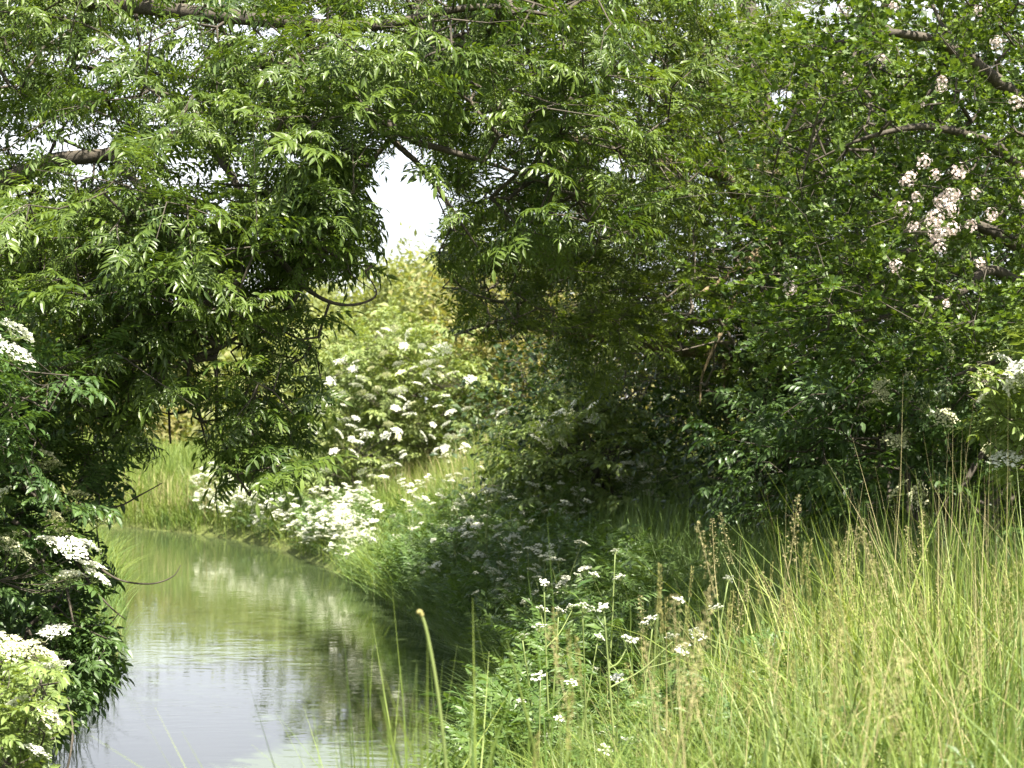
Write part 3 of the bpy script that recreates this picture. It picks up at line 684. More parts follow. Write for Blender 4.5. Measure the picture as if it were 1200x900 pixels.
# right side: shaded elder under the hawthorn, with the lit spray at the edge
er = shrub('elder_bush', 'shaded elder under the hawthorn with pale hanging flower plates', 'shrub', (3.3, 15.2),
  [fill([(960, 420), (1080, 400), (1300, 400), (1300, 640), (1200, 640), (1000, 610), (930, 590), (900, 500)], 14, 17.5, 110, 5, rad=(.3, .35, .15))],
  ELD_N, M_elder, M_barkd, stems=10, twig=.28)
heads(er, CORYMB_C, [W(x, y, Y) for x, y, Y in [(1035, 455, 13.6), (1030, 468, 13.6), (1022, 478, 13.5), (1060, 450, 13.7), (1078, 482, 13.5), (1106, 495, 13.4), (1150, 438, 13.3), (1146, 430, 13.3), (1105, 412, 13.5), (1135, 460, 13.4), (1165, 525, 13.3), (1065, 515, 13.6), (1048, 525, 13.6), (1160, 415, 13.3), (1098, 460, 13.5), (1060, 580, 13.5), (1085, 582, 13.5)]], tilt=.4, lean=(.9, -.3))
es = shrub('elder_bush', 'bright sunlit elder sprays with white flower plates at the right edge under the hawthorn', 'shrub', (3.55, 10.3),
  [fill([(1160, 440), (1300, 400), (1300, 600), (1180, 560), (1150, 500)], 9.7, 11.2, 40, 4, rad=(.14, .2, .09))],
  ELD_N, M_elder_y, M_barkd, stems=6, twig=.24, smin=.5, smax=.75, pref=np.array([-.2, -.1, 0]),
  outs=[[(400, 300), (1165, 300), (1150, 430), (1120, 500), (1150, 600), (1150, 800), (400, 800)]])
heads(es, CORYMB, [W(x, y, Y) for x, y, Y in [(1194, 438, 9.7), (1198, 454, 9.7), (1164, 470, 9.8), (1168, 458, 9.8), (1175, 432, 9.8), (1180, 545, 10)]], tilt=.2, lean=(.7, -.3))

# dark undergrowth mass below the right-hand trees: separate bushes
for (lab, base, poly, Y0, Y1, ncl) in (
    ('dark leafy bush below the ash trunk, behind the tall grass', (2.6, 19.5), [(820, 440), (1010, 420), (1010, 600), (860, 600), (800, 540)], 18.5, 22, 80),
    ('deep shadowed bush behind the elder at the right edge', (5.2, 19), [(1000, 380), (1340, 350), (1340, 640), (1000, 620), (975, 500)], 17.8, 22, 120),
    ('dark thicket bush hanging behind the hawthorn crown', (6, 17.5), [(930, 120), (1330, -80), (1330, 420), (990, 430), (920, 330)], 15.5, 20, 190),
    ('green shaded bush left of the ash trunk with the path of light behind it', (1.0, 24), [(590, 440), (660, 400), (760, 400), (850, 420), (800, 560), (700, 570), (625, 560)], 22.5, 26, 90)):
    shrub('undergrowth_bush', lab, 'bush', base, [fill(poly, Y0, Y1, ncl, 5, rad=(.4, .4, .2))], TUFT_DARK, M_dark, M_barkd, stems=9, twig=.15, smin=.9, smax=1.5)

# lit things beyond the dark trees
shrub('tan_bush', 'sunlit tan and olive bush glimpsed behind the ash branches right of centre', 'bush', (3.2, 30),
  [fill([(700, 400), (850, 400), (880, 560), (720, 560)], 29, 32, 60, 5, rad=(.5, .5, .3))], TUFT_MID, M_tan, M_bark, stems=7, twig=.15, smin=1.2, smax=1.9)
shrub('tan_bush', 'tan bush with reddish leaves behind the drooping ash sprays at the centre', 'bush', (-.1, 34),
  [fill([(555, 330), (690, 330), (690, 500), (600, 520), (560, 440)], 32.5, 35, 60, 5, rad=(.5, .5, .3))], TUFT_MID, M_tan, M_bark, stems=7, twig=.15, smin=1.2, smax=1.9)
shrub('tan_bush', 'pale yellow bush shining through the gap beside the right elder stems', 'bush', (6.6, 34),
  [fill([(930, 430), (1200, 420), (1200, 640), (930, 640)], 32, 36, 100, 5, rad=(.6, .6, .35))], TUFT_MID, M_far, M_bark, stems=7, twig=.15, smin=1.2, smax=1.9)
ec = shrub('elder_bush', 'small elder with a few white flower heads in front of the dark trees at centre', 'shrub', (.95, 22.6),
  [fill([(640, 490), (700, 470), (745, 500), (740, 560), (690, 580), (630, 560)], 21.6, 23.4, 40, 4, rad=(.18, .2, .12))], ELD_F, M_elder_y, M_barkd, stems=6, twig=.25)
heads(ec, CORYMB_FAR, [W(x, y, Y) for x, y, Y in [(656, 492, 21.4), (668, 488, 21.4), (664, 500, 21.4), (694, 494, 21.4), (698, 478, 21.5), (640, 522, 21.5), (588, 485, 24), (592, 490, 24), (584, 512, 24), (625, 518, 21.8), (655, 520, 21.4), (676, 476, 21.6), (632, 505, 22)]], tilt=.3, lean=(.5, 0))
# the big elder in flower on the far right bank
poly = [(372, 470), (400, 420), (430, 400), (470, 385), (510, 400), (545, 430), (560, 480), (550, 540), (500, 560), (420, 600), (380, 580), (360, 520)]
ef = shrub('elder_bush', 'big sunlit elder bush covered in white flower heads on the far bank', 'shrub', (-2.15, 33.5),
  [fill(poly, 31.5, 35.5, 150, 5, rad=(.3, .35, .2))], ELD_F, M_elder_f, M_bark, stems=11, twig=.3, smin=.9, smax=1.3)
fx, fp = [], []
while len(fx) < 98:
    x, y = rng.uniform(365, 565), rng.uniform(385, 590)
    if in_poly(poly, np.array([x]), np.array([y]))[0] and rng.random() < 1.15 - (y - 385) / 230 and all(np.hypot(x - q[0], y - q[1]) > 8 for q in fp): fp.append((x, y)); fx.append(W(x, y - 6, rng.uniform(30.2, 30.8) + .4 * abs(x - 460) / 100))
heads(ef, CORYMB_FAR, fx, tilt=.3, lean=(.5, 0))

# ------------------------------------------------------------------ far trees and scrub
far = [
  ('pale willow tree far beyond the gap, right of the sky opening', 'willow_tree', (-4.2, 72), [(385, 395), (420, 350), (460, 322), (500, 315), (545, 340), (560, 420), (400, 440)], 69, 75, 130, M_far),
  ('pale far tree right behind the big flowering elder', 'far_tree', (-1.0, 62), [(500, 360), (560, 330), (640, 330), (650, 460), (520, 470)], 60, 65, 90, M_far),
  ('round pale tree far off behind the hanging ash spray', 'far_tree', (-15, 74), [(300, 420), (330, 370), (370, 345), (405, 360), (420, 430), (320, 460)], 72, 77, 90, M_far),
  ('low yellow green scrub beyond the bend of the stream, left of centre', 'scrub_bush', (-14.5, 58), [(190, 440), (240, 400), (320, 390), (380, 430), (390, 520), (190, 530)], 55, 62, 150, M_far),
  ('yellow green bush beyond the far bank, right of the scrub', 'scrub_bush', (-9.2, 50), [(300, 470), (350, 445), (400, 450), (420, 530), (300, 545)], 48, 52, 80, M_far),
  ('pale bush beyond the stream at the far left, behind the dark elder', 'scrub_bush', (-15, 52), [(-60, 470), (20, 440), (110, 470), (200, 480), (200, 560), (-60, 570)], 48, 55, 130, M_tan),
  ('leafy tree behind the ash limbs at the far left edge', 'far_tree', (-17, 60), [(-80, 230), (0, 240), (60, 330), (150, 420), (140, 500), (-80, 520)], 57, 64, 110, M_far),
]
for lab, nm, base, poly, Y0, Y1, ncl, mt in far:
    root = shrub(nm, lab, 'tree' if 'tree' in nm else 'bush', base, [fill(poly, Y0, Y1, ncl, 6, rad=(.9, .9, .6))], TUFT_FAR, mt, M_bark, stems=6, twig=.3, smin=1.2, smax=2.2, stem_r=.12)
# ------------------------------------------------------------------ grass
def blades(geo, x, y, h, w, lean, mat=0, bend=1.6, seg=4, droop_tip=.0):
    n = len(x); z = height(x, y); a = rng.uniform(0, 2 * np.pi, n)
    ld = np.stack([np.cos(a), np.sin(a), 0 * a], 1); sd_a = a + np.pi / 2 + rng.normal(0, .6, n)
    sd = np.stack([np.cos(sd_a), np.sin(sd_a), 0 * a], 1)
    t = np.linspace(0, 1, seg + 1)
    off = (lean * h)[:, None] * t ** bend
    zz = (h[:, None] * (t - .28 * lean[:, None] * t ** 2.2))
    C = np.stack([x, y, z - .03], 1)[:, None] + rng.normal(0, .012, (n, seg + 1, 3)) * (t * [[1]])[..., None] + ld[:, None] * off[..., None]; C[..., 2] += zz
    ww = w[:, None] * (1 - t ** 1.6 * .94) * .5 * np.minimum(1, .55 + 2 * t)
    V = np.stack([C - sd[:, None] * ww[..., None], C + sd[:, None] * ww[..., None]], 2).reshape(-1, 3)
    i = np.arange(seg) * 2; Q = np.stack([i, i + 1, i + 3, i + 2], 1)
    geo.add(V, (Q[None] + (np.arange(n) * 2 * (seg + 1))[:, None, None]).reshape(-1, 4), mat)
def scatter(n, x0, x1, y0, y1, keep):
    x, y = np.empty(0), np.empty(0)
    while len(x) < n:
        a, b = rng.uniform(x0, x1, n * 2), rng.uniform(y0, y1, n * 2); k = keep(a, b, bank(a, b)); x, y = np.r_[x, a[k]], np.r_[y, b[k]]
    return x[:n], y[:n]
onright = lambda a, b: a > np.interp(b, CL[:13, 1], CL[:13, 0])
clump = lambda x, y, s, ph: .5 + .5 * np.sin(x * s + ph + 1.3 * np.sin(y * s * .7)) * np.sin(y * s * .9 + ph * 1.7 + 1.1 * np.sin(x * s * .8))

def lowgrass(n, h0, h1, w, region, lean, keep=None):
    x, y = scatter(n, *region, keep or (lambda a, b, d: d > .25))
    h = rng.uniform(h0, h1, n) * (.75 + .4 * clump(x, y, 2.1, .4)); return x, y, h, rng.uniform(.6, 1.3, n) * w, np.abs(rng.normal(lean, .25, n)) * rng.choice([.5, 1, 1.4], n)
g = Geo()
right_of = lambda a, b, d: (d > .15) & (a > -1.2 + b * .045)
for (n, h0, h1, w, reg, ln, mt) in ((12500, .4, 1.05, .0115, (-.6, 4.2, 3.6, 9.8), .32, 0), (5000, .2, .5, .012, (-.6, 4.2, 3.6, 9.8), .6, 1), (9000, .3, .7, .010, (-.6, 4.2, 3.6, 9.5), .6, 1), (4200, .4, 1.0, .014, (-.3, 4.2, 4.2, 9.8), .75, 0), (2200, .75, 1.2, .004, (.1, 4.2, 4.0, 9.8), .2, 2)):
    x, y, h, ww, l = lowgrass(n, h0, h1, w, reg, ln, right_of); h = h * np.clip(.62 + .22 * (x + .3), .5, 1.05) * (.72 + .5 * clump(x, y, 4.3, 2.2))
    h = h * (1 + .32 * sstep(.5, 1.6, x) * sstep(5.2, 7.2, y))
    blades(g, x, y, h, ww, l, mt)
x, y, h, ww, l = lowgrass(7000, .4, .85, .008, (-.2, 1.3, 4.2, 9), .6, lambda a, b, d: (d > .3) & (a > -.08 + (b - 5) * .03)); h *= np.where(y < 6, 1.45, 1.1); blades(g, x, y, h, ww, l, 0)
x, y, h, ww, l = lowgrass(14000, .55, 1.05, .009, (-.2, 6.5, 9.5, 14.5), .4, lambda a, b, d: (d > .9) & (a > .2))
blades(g, x, y, h, ww, l, 1)
x, y, h, ww, l = lowgrass(2500, .8, 1.2, .006, (.6, 6.5, 8.5, 13), .2); blades(g, x, y, h, ww, l, 0)
tag(link('meadow_grass', g.mesh('meadow_grass', [M_grass, M_grassd, M_straw])), 'tall sunlit meadow grass filling the lower right foreground', 'grass', kind='stuff')
g = Geo()
x, y, h, ww, l = lowgrass(26000, .4, .85, .011, (-4, 6, 14, 27), .4, lambda a, b, d: (d > np.where(b > 24.5, .7, -.08)) & (a > -3.2)); blades(g, x, y, h, ww, l, 1)
x, y, h, ww, l = lowgrass(26000, .4, .8, .014, (-7, 7, 25, 40), .4, lambda a, b, d: (d > np.where((b > 26) & (a < -1.8), .7, -.1)) & (a > -7) & (b < 40)); blades(g, x, y, h, ww, l, 0)
x, y, h, ww, l = lowgrass(7000, .35, .75, .014, (-8, -1, 22, 38), .6, lambda a, b, d: (d > -.14) & (d < .5) & ~((b > 25) & (a / b * FPX + CXP > 235) & (rng.random(a.shape) < .85))); blades(g, x, y, h, ww, l, 0)
x, y, h, ww, l = lowgrass(9000, .5, .9, .012, (-2.5, 2.5, 25, 33), .45, lambda a, b, d: d > .8); blades(g, x, y, h, ww, l, 0)
x, y, h, ww, l = lowgrass(2600, .6, 1.0, .010, (-3, 3, 25, 34), .2, lambda a, b, d: d > 1.2); blades(g, x, y, h, ww, l, 2)
x, y, h, ww, l = lowgrass(6500, .35, .75, .010, (-3.5, 1, 8.5, 26), .9, lambda a, b, d: (d > -.18) & (d < .25) & onright(a, b)); blades(g, x, y, h, ww, l, 1)
tag(link('bank_grass', g.mesh('bank_grass', [M_grass, M_grassd, M_straw])), 'long grass over the rising right bank below the trees', 'grass', kind='stuff')
g = Geo()
x, y, h, ww, l = lowgrass(15000, .6, 1.15, .022, (-14, -4.5, 33, 45), .25, lambda a, b, d: (d > .08) & (b > 34 - (a + 9) * .6)); blades(g, x, y, h, ww, l, 0)
x, y, h, ww, l = lowgrass(1100, .6, 1.1, .018, (-14, -5, 33, 41), .2, lambda a, b, d: (d > .02) & (d < .9) & (b > 34)); blades(g, x, y, h, ww, l, 2)
x, y, h, ww, l = lowgrass(16000, .5, .9, .05, (-24, 4, 44, 68), .3, lambda a, b, d: d > .5); blades(g, x, y, h, ww, l, 0)
tag(link('reed_grass', g.mesh('reed_grass', [M_grass, M_grassd, M_straw])), 'pale green reeds and grass along the far end of the stream', 'reeds', kind='stuff')
g = Geo()
x, y, h, ww, l = lowgrass(14000, .3, .8, .011, (-13, -2.5, 8, 34), .5, lambda a, b, d: (d > -.15) & (d < 4) & ~onright(a, b)); blades(g, x, y, h, ww, l, 1)
tag(link('bank_grass', g.mesh('bank_grass', [M_grass, M_grassd])), 'rough grass on the left bank under the elder', 'grass', kind='stuff')

# leafy undergrowth over the right bank's slope
onright = lambda a, b: a > np.interp(b, CL[:13, 1], CL[:13, 0])
fern = [pinnate(8, .30, .060, .018, droop=rng.uniform(.5, 1.2), leaflet=leaflet5, gap=.3, ang=.95) for _ in range(6)]
herb = fern[:4] + [pinnate(5, .34, .10, .035, droop=rng.uniform(.6, 1.3), leaflet=leaflet5, gap=.3, ang=.9) for _ in range(3)]
def herb_tuft(n=9):
    g = Geo()
    for q in range(n):
        a = rng.uniform(0, 6.28); d = np.array([math.cos(a), math.sin(a), rng.uniform(.4, 1.6)]); lf = herb[rng.integers(len(herb))]; s = rng.uniform(.7, 1.2)
        put(g, (lf[0] * s, lf[1], lf[2]), frame(d, rng.normal(0, .3, 3) + [0, 0, 1]), np.array([[0, 0, rng.uniform(0, .3)]]))
    return as_tpl(g)
HERB = [herb_tuft() for _ in range(6)]
g = Geo(); x, y = scatter(1000, -5, 3.5, 9, 33, lambda a, b, d: (d > -.2) & (d < 1.3) & onright(a, b) & (b < 23) & ((b > 12.2) | (d < .35)) | ((d > -.1) & (d < .8) & (b > 26) & (a > -5) & (rng.random(a.shape) < .12)))
P = np.stack([x, y, height(x, y) + rng.uniform(.0, .3, len(x))], 1); P[:, 2] = np.maximum(P[:, 2], .03)
leafy(g, HERB, P, rotz(rng.uniform(0, 6.28, len(x))), .6, 1.15)
x, y = scatter(300, .1, 2.6, 6.5, 11.5, lambda a, b, d: (d > .1) & (d < 2.4) & (a > .25))
P = np.stack([x, y, height(x, y) + rng.uniform(.0, .15, len(x))], 1); leafy(g, HERB, P, rotz(rng.uniform(0, 6.28, len(x))), .45, .8)
x, y = scatter(330, .5, 4, 5.2, 9.5, lambda a, b, d: d > .6)
P = np.stack([x, y, height(x, y) + rng.uniform(.1, .5, len(x))], 1); leafy(g, HERB, P, rotz(rng.uniform(0, 6.28, len(x))), .3, .6)
tag(link('bank_undergrowth', g.mesh('bank_undergrowth', [M_herb])), 'ferny green ground cover spilling down the right bank to the water', 'undergrowth', kind='stuff')

# ------------------------------------------------------------------ umbellifers: each plant a thing of stem, leaves and flower heads
UMB_N = [umbel('flower_head', .034 * s, [M_white, M_stem]) for s in (.85, 1, 1.15)]
UMB_F = [umbel('flower_head', .068 * s, [M_parsley, M_stem], 11, 8, .0085, True) for s in (.8, 1, 1.2)]
UMB_S = [umbel('flower_head', .050 * s, [M_parsley, M_stem], 12, 10, .0055) for s in (.8, 1, 1.2)]
def umbellifer(name, H, nb, um, leafs, scale_leaf=.9):
    root = link(name, None); g = Geo(); gl = Geo(); tips = []
    top = np.array([rng.normal(0, .06), rng.normal(0, .06), H]); C = sweep(g, [(0, 0, -.05), (rng.normal(0, .02), rng.normal(0, .02), H * .5), top], [.006, .005, .003], 5, 0, 0)
    tips.append(top)
    for q in range(nb):
        s = rng.uniform(.35, .85); b = C[int(s * (len(C) - 1))]; a = q * 2.4 + rng.normal(0, .4); L = rng.uniform(.14, .30) * H
        e = b + np.array([math.cos(a) * L * .8, math.sin(a) * L * .8, L * rng.uniform(.35, .75)])
        sweep(g, [b, b * .5 + e * .5 - [0, 0, .02], e], [.0035, .003, .002], 4, 0, 0); tips.append(e)
    for q in range(leafs):
        s = rng.uniform(.05, .85); b = C[int(s * (len(C) - 1))]; a = rng.uniform(0, 6.28); lf = fern[rng.integers(len(fern))]; k = scale_leaf * rng.uniform(.6, 1.1)
        put(gl, (lf[0] * k, lf[1], lf[2]), frame([math.cos(a), math.sin(a), rng.uniform(.1, .9)], rng.normal(0, .3, 3) + [0, 0, 1]), b[None])
    link('stem', g.mesh('stem', [M_stem], True), root); link('foliage', gl.mesh('foliage', [M_herb]), root)
    for t in tips:
        o = link('flower_head', um[rng.integers(len(um))], root, t); s = rng.uniform(.8, 1.15); o.scale = (s, s, s)
        o.rotation_euler = (rng.normal(0, .25), rng.normal(0, .25), rng.uniform(0, 6.28))
    return root
KN = [umbellifer('cow_parsley', h, n, UMB_N, 16) for h, n in ((1.0, 2), (.85, 1), (1.1, 3))]
KS = [umbellifer('cow_parsley', h, n, UMB_S, 16, 1.1) for h, n in ((.8, 5), (.95, 6), (.7, 4))]
KF = [umbellifer('cow_parsley', h, n, UMB_F, 8, 1.1) for h, n in ((.8, 9), (.95, 11), (.7, 8), (1.0, 10))]
used = set()
def plant(protos, x, y, label, group, sc_=1.0, sink=0.):
    k = int(rng.integers(len(protos))); p = protos[k]
    if p.name in used: p = copy_tree(p)
    else: used.add(p.name)
    p.location = (x, y, max(gz(x, y), .0) - sink); p.rotation_euler = (rng.normal(0, .07), rng.normal(0, .07), rng.uniform(0, 6.28))
    s = sc_ * rng.uniform(.88, 1.12); p.scale = (s, s, s); tag(p, label, 'wildflower', group); return p
def px_plants(protos, spots, label, group, hz=.8, sc_=1.):
    """plants whose flower tops stand at the given photo points at distance Y"""
    for (px, py, Y) in spots:
        x, yy, z = W(px, py, Y); plant(protos, x, yy, label, group, sc_ * float(np.clip((z - max(gz(x, yy), 0)) / hz, .45, 1.15)))
def rnd(n, x0, x1, y0, y1, Y0, Y1, slope=0):
    out = []
    for q in range(n):
        x, y, Y = rng.uniform(x0, x1), rng.uniform(y0, y1), rng.uniform(Y0, Y1); out.append((x, y + slope * (x - (x0 + x1) / 2), Y))
    return out
def bank_plants(protos, n, px0, px1, Y0, Y1, d0, d1, s0, s1, label, group):
    """plants rooted along the right bank, d0..d1 metres from the water's edge, within a slice of the view"""
    x, y = scatter(n, -8, 3.5, Y0, Y1, lambda a, b, d: (d > d0) & (d < d1) & (a / b * FPX + CXP > px0) & (a / b * FPX + CXP < px1) & (a > -8 + (35 - b) * .4))
    for a, b in zip(x, y):
        plant(protos, a, b, label, group, rng.uniform(s0, s1))
bank_plants(KF, 56, 318, 430, 26.5, 32, -.14, .8, .5, .9, 'white umbel plant in the dense sunlit clump at the water by the bend', 'sunlit umbel plants in the dense clump')
bank_plants(KF, 36, 335, 440, 25, 29.5, -.17, .28, .4, .62, 'white umbel plant in the dense sunlit clump at the water by the bend', 'sunlit umbel plants in the dense clump')
bank_plants(KF, 34, 232, 308, 31.5, 37, -.14, .8, .55, .9, 'white umbel plant in the smaller far clump beyond the hanging ash spray', 'umbel plants in the far clump')
bank_plants(KF, 14, 425, 570, 26, 32, .6, 3.5, .6, .85, 'white umbel plant scattered in the lit grass below the flowering elder', 'umbel plants in the lit grass')
px_plants(KF, rnd(9, 712, 790, 535, 558, 21.5, 23.5), 'white umbel plant on the crest in front of the dark trees', 'umbel plants on the crest')
bank_plants(KS, 54, 440, 680, 16.5, 25, -.12, 1.8, .8, 1.25, 'greyish umbel plant on the shaded bank under the trees', 'shaded umbel plants on the bank')
bank_plants(KS, 18, 530, 680, 12.8, 16.5, -.12, .6, .7, 1.0, 'greyish umbel plant low over the dark water on the shaded bank', 'shaded umbel plants low over the water')
px_plants(KN, [(640, 660, 10.5), (672, 700, 10), (630, 722, 9.8), (700, 675, 10.6), (628, 782, 8.9), (655, 745, 9.4), (690, 740, 9.2)],
          'white umbel plant in front of the dark water at the edge of the tall grass', 'umbel plants at the grass edge', .95)
px_plants(KN, [(742, 706, 8.6), (792, 732, 8.2), (722, 780, 7.8), (760, 720, 8.4), (805, 735, 8.3), (735, 800, 7.4)], 'bright white umbel plant standing in the sunlit foreground grass', 'umbel plants in the foreground grass', .95)

# ------------------------------------------------------------------ tall grass stalks standing out one by one
def panicle(kind):
    g = Geo(); n = 80 if kind == 'spike' else 110
    for q in range(n):
        s = q / n; a = rng.uniform(0, 6.28)
        if kind == 'spike':
            P = np.array([math.cos(a) * .003, math.sin(a) * .003, s * .13]) ; d = np.array([math.cos(a) * .5, math.sin(a) * .5, 1]); l = .010
        else:
            r = rng.uniform(.002, .026) * (1 - s * .75); P = np.array([math.cos(a) * r, math.sin(a) * r, s * .24 - r * .3]); d = np.array([math.cos(a), math.sin(a), rng.uniform(-.6, .9)]); l = .010
        put(g, leaflet5(l, l * .35), frame(d, rng.normal(0, 1, 3)), P[None])
    if kind != 'spike': tube_edges(g, [[0, 0, 0]], [[0, 0, .24]], [.0012], [.0006], 3)
    return g
def stalk(H, kind, mat, lean, leaf=2):
    root = link('grass_stalk', None); g = Geo(); top = np.array([lean * H, 0, H * (1 - .15 * lean)])
    C = sweep(g, [(0, 0, -.05), (lean * H * .22, 0, H * .45), (lean * H * .6, 0, H * .8), top], [.0024, .0021, .0016, .0012], 5, 0, 0)
    for q in range(leaf):
        b = C[int(rng.uniform(.15, .6) * (len(C) - 1))]; a = rng.uniform(0, 6.28); L = rng.uniform(.15, .3)
        d = np.array([math.cos(a), math.sin(a), 0]); sd = np.array([-math.sin(a), math.cos(a), 0]) * .003
        pts = [b, b + d * L * .35 + [0, 0, L * .6], b + d * L * .8 + [0, 0, L * .75], b + d * L * 1.15 + [0, 0, L * .5]]
        V = np.array([[p - sd * k, p + sd * k] for p, k in zip(pts, (1, 1, .7, .1))]).reshape(-1, 3); i = np.arange(3) * 2
        g.add(V, np.stack([i, i + 1, i + 3, i + 2], 1), 0)
    link('stem', g.mesh('stem', [mat[0]], True), root)
    h = panicle(kind); o = link('seed_head', h.mesh('seed_head', [mat[1]]), root, top); o.rotation_euler = (0, lean * 1.3, 0)
    return root
SK = [stalk(1.2, 'spike', (M_stem, M_brown), .08), stalk(1.25, 'plume', (M_stem, M_straw), .22), stalk(1.1, 'spike', (M_straw, M_brown), .14), stalk(1.3, 'plume', (M_straw, M_straw), .12), stalk(1.15, 'plume', (M_stem, M_brown), .3)]
Y_near = lambda Y: Y < 3.9
def stalks(ks, spots, label, group, H=1.2):
    for (px, py, Y) in spots:
        x, yy, z = W(px, py, Y); k = int(rng.choice(ks)); p = SK[k]
        if p.name in used: p = copy_tree(p)
        else: used.add(p.name)
        b = max(gz(x, yy), 0.); p.location = (x, yy, b); s = (z - b) / (H + .22); k_ = 1.8 if Y_near(Y) else 1.0; p.scale = (k_, k_, s)
        p.rotation_euler = (0, 0, rng.uniform(0, 6.28)); tag(p, label, 'grass stalk', group)
stalks([0, 2], rnd(58, 780, 1195, 590, 760, 5.4, 8.6), 'brown spike-headed grass stalk against the dark trees', 'spike-headed stalks in the tall grass')
stalks([1, 3, 4], rnd(34, 760, 1160, 600, 760, 5.4, 8.4), 'straw plume-headed grass stalk arching above the sunny grass', 'plume-headed stalks in the tall grass')
stalks([0, 2], [(752, 618, 5.6), (668, 665, 4.8), (706, 688, 5.2), (716, 700, 5), (636, 750, 4.4), (592, 798, 4.4)], 'tall blurred grass spike in front of the shaded bank', 'blurred spikes before the shaded bank')
stalks([1, 3], rnd(12, 680, 1000, 720, 820, 4, 5), 'blurred straw grass plume low in the near foreground', 'blurred plumes in the near foreground')
stalks([0, 2], [(298, 782, 3.5), (215, 812, 3.3), (280, 835, 3.3), (262, 862, 3.4), (385, 850, 3.6), (182, 850, 3.2), (130, 818, 3.2), (358, 865, 3.6)], 'thin blurred grass stalk in front of the bright water', 'blurred stalks in front of the water')

# the broken reed stem and broad leaf blades close to the lens
def ribbon_thing(name, label, cat, pts, w, mat, thick=.0008):
    P = catmull(pts, 6); n = len(P); t = np.linspace(0, 1, n); base = P[0].copy(); P = P - base
    T = np.gradient(P, axis=0); sd = np.cross(T, [0.1, -1, 0.05]); sd /= np.linalg.norm(sd, axis=1, keepdims=True)
    ww = w * (1 - .85 * t ** 2.2)[:, None] * .5
    nn = np.cross(sd, T); nn /= np.linalg.norm(nn, axis=1, keepdims=True)
    V = np.stack([P - sd * ww, P + nn * w * .12, P + sd * ww, P - nn * thick], 1).reshape(-1, 3); i = np.arange(n - 1)[:, None] * 4
    Q = np.concatenate([np.concatenate([i + a, i + b, i + 4 + b, i + 4 + a], 1) for a, b in ((0, 1), (1, 2), (2, 3), (3, 0))])
    return tag(link(name, Geo().add(V, Q).mesh(name, [mat], True), None, base), label, cat)
rs = tag(link('reed_stem', None, None, (W(530, 900, 5)[0], 5, gz(W(530, 900, 5)[0], 5))), 'single green reed stem with a bent tip and brown end, before the dark water', 'reed')
g = Geo(); sweep(g, [(rs.location[0], 5, rs.location[2] - .05)] + [W(a, b, 5) for a, b in ((534, 1180), (532, 1080), (529, 1000), (525, 930), (520, 870), (513, 812), (505, 764), (498, 732), (493, 719))], [.006, .006, .0055, .005, .005, .005, .0045, .0045, .004, .0035], 8, 0, 0); part('stem', g, [M_stem], rs, True)
g = Geo(); sweep(g, [W(495, 722, 5), W(492, 717, 5), W(489, 718, 4.99)], [.006, .007, .004], 6, 0, 0); part('tip', g, [M_brown], rs, True)
for lab, pts, w in (('broad dark green leaf blade blurred across the foreground grass', [(860, 960, 4), (870, 880, 4), (885, 845, 4), (912, 806, 4)], .018),
                    ('upright green leaf blade at the edge of the grass, right of the reed stem', [(655, 960, 5), (640, 850, 5), (622, 790, 5), (594, 750, 5)], .016),
                    ('green leaf blade beside the clump at the lower water edge', [(505, 960, 4.6), (488, 890, 4.6), (466, 850, 4.6), (446, 815, 4.6)], .016),
                    ('short upright leaf blade at the bottom of the dark water', [(560, 960, 4.6), (563, 900, 4.6), (560, 860, 4.6), (552, 828, 4.6)], .015),
                    ('pale leaf blade between the two clumps at the bottom edge', [(500, 950, 4.5), (498, 890, 4.5), (494, 850, 4.5), (492, 835, 4.5)], .014)):
    x, yy, z = W(*pts[0]); b_ = np.array([x, yy, gz(x, yy) - .03]); e_ = W(*pts[-1]); pts3 = [b_, b_ + (e_ - b_) * [.12, 1, .4], b_ + (e_ - b_) * [.42, 1, .76], e_]
    ribbon_thing('leaf_blade', lab, 'leaf blade', pts3, w, M_grassd if 'dark' in lab else M_grass)
g = Geo(); x, y, h, ww, l = lowgrass(330, 1.1, 1.75, .012, (-.5, .15, 4.5, 6.3), .32, lambda a, b, d: d > .1); blades(g, x, y, h, ww, l, 0)
tag(link('sedge_clump', g.mesh('sedge_clump', [M_grass])), 'loose clump of broad sedge leaves at the bottom edge by the water', 'sedge', kind='stuff')

# ------------------------------------------------------------------ light, sky, camera
sun_dir = np.array([.24, -.44, .86]); sun_dir /= np.linalg.norm(sun_dir)
el = math.asin(sun_dir[2]); az = math.atan2(sun_dir[0], sun_dir[1])
w = bpy.data.worlds.new('World'); sc.world = w; w.use_nodes = True
nt = w.node_tree; nt.nodes.clear()
sk = nt.nodes.new('ShaderNodeTexSky'); sk.sky_type = 'NISHITA'; sk.sun_disc = False; sk.sun_elevation = el; sk.sun_rotation = az
sk.dust_density = 2.5; sk.air_density = 1.0
bg = nt.nodes.new('ShaderNodeBackground'); bg.inputs['Strength'].default_value = .055
ow = nt.nodes.new('ShaderNodeOutputWorld'); tcw = nt.nodes.new('ShaderNodeTexCoord'); cn = nt.nodes.new('ShaderNodeTexNoise'); cn.inputs['Scale'].default_value = 2.6; cn.inputs['Detail'].default_value = 6
cm = nt.nodes.new('ShaderNodeMapping'); cm.inputs['Scale'].default_value = (1, 1, 2.6); nt.links.new(tcw.outputs['Generated'], cm.inputs[0]); nt.links.new(cm.outputs[0], cn.inputs['Vector'])
cr = nt.nodes.new('ShaderNodeMapRange'); cr.inputs['From Min'].default_value = .35; cr.inputs['From Max'].default_value = .65; cr.inputs['To Min'].default_value = .6; cr.inputs['To Max'].default_value = 1
nt.links.new(cn.outputs['Fac'], cr.inputs['Value'])
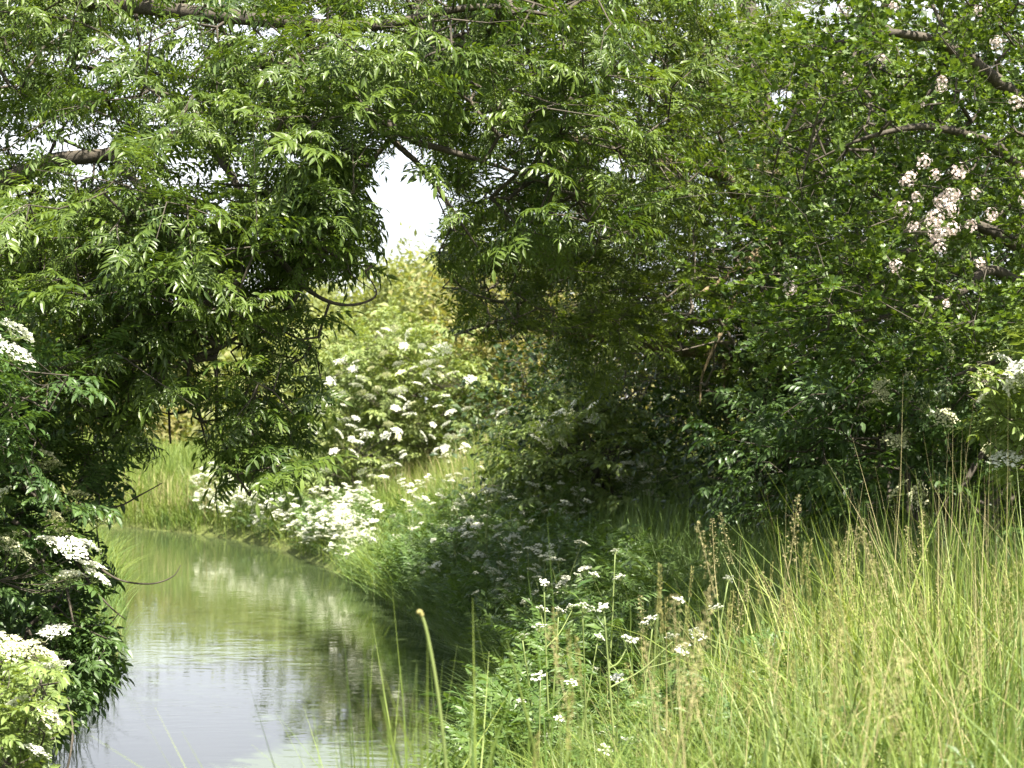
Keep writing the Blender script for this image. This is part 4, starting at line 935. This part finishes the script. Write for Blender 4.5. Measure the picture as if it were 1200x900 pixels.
cx = nt.nodes.new('ShaderNodeMix'); cx.data_type = 'RGBA'; cx.inputs['B'].default_value = (8.2, 8.4, 8.9, 1)
sx = nt.nodes.new('ShaderNodeSeparateXYZ'); nt.links.new(tcw.outputs['Generated'], sx.inputs[0])
zr = nt.nodes.new('ShaderNodeMapRange'); zr.inputs['From Min'].default_value = .3; zr.inputs['From Max'].default_value = .7; zr.inputs['To Min'].default_value = 1; zr.inputs['To Max'].default_value = .12
nt.links.new(sx.outputs['Z'], zr.inputs['Value'])
zm = nt.nodes.new('ShaderNodeMath'); zm.operation = 'MULTIPLY'; nt.links.new(zr.outputs[0], zm.inputs[0]); nt.links.new(cr.outputs[0], zm.inputs[1])
nt.links.new(zm.outputs[0], cx.inputs['Factor']); nt.links.new(sk.outputs[0], cx.inputs['A']); nt.links.new(cx.outputs['Result'], bg.inputs[0]); nt.links.new(bg.outputs[0], ow.inputs[0])
from mathutils import Vector
ld = bpy.data.lights.new('sun', 'SUN'); ld.energy = 5.0; ld.angle = R(.53); ld.color = (1, .94, .82)
lo = bpy.data.objects.new('sun', ld); COL.objects.link(lo); lo.rotation_euler = Vector(sun_dir).to_track_quat('Z', 'Y').to_euler(); lo.location = (10, -14, 25)

cd = bpy.data.cameras.new('camera'); cam = bpy.data.objects.new('camera', cd); COL.objects.link(cam); sc.camera = cam
cam.location = (0, 0, EYE); cam.rotation_euler = (R(90), 0, 0)
cd.sensor_width = 36; cd.lens = 36 * FPX / 1200; cd.shift_y = (HOR - 450) / 1200; cd.clip_end = 2000; cd.clip_start = .1
cd.dof.use_dof = True; cd.dof.focus_distance = 10.8; cd.dof.aperture_fstop = 5.0

sc.render.engine = 'CYCLES'
c = sc.cycles; c.max_bounces = 7; c.diffuse_bounces = 3; c.glossy_bounces = 2; c.transmission_bounces = 4; c.transparent_max_bounces = 4
c.caustics_reflective = False; c.caustics_refractive = False; c.sample_clamp_indirect = 6; c.use_denoising = True
vs = sc.view_settings; vs.view_transform = 'Standard'; vs.look = 'None'; vs.exposure = 2.15; vs.gamma = 1; vs.use_curve_mapping = False
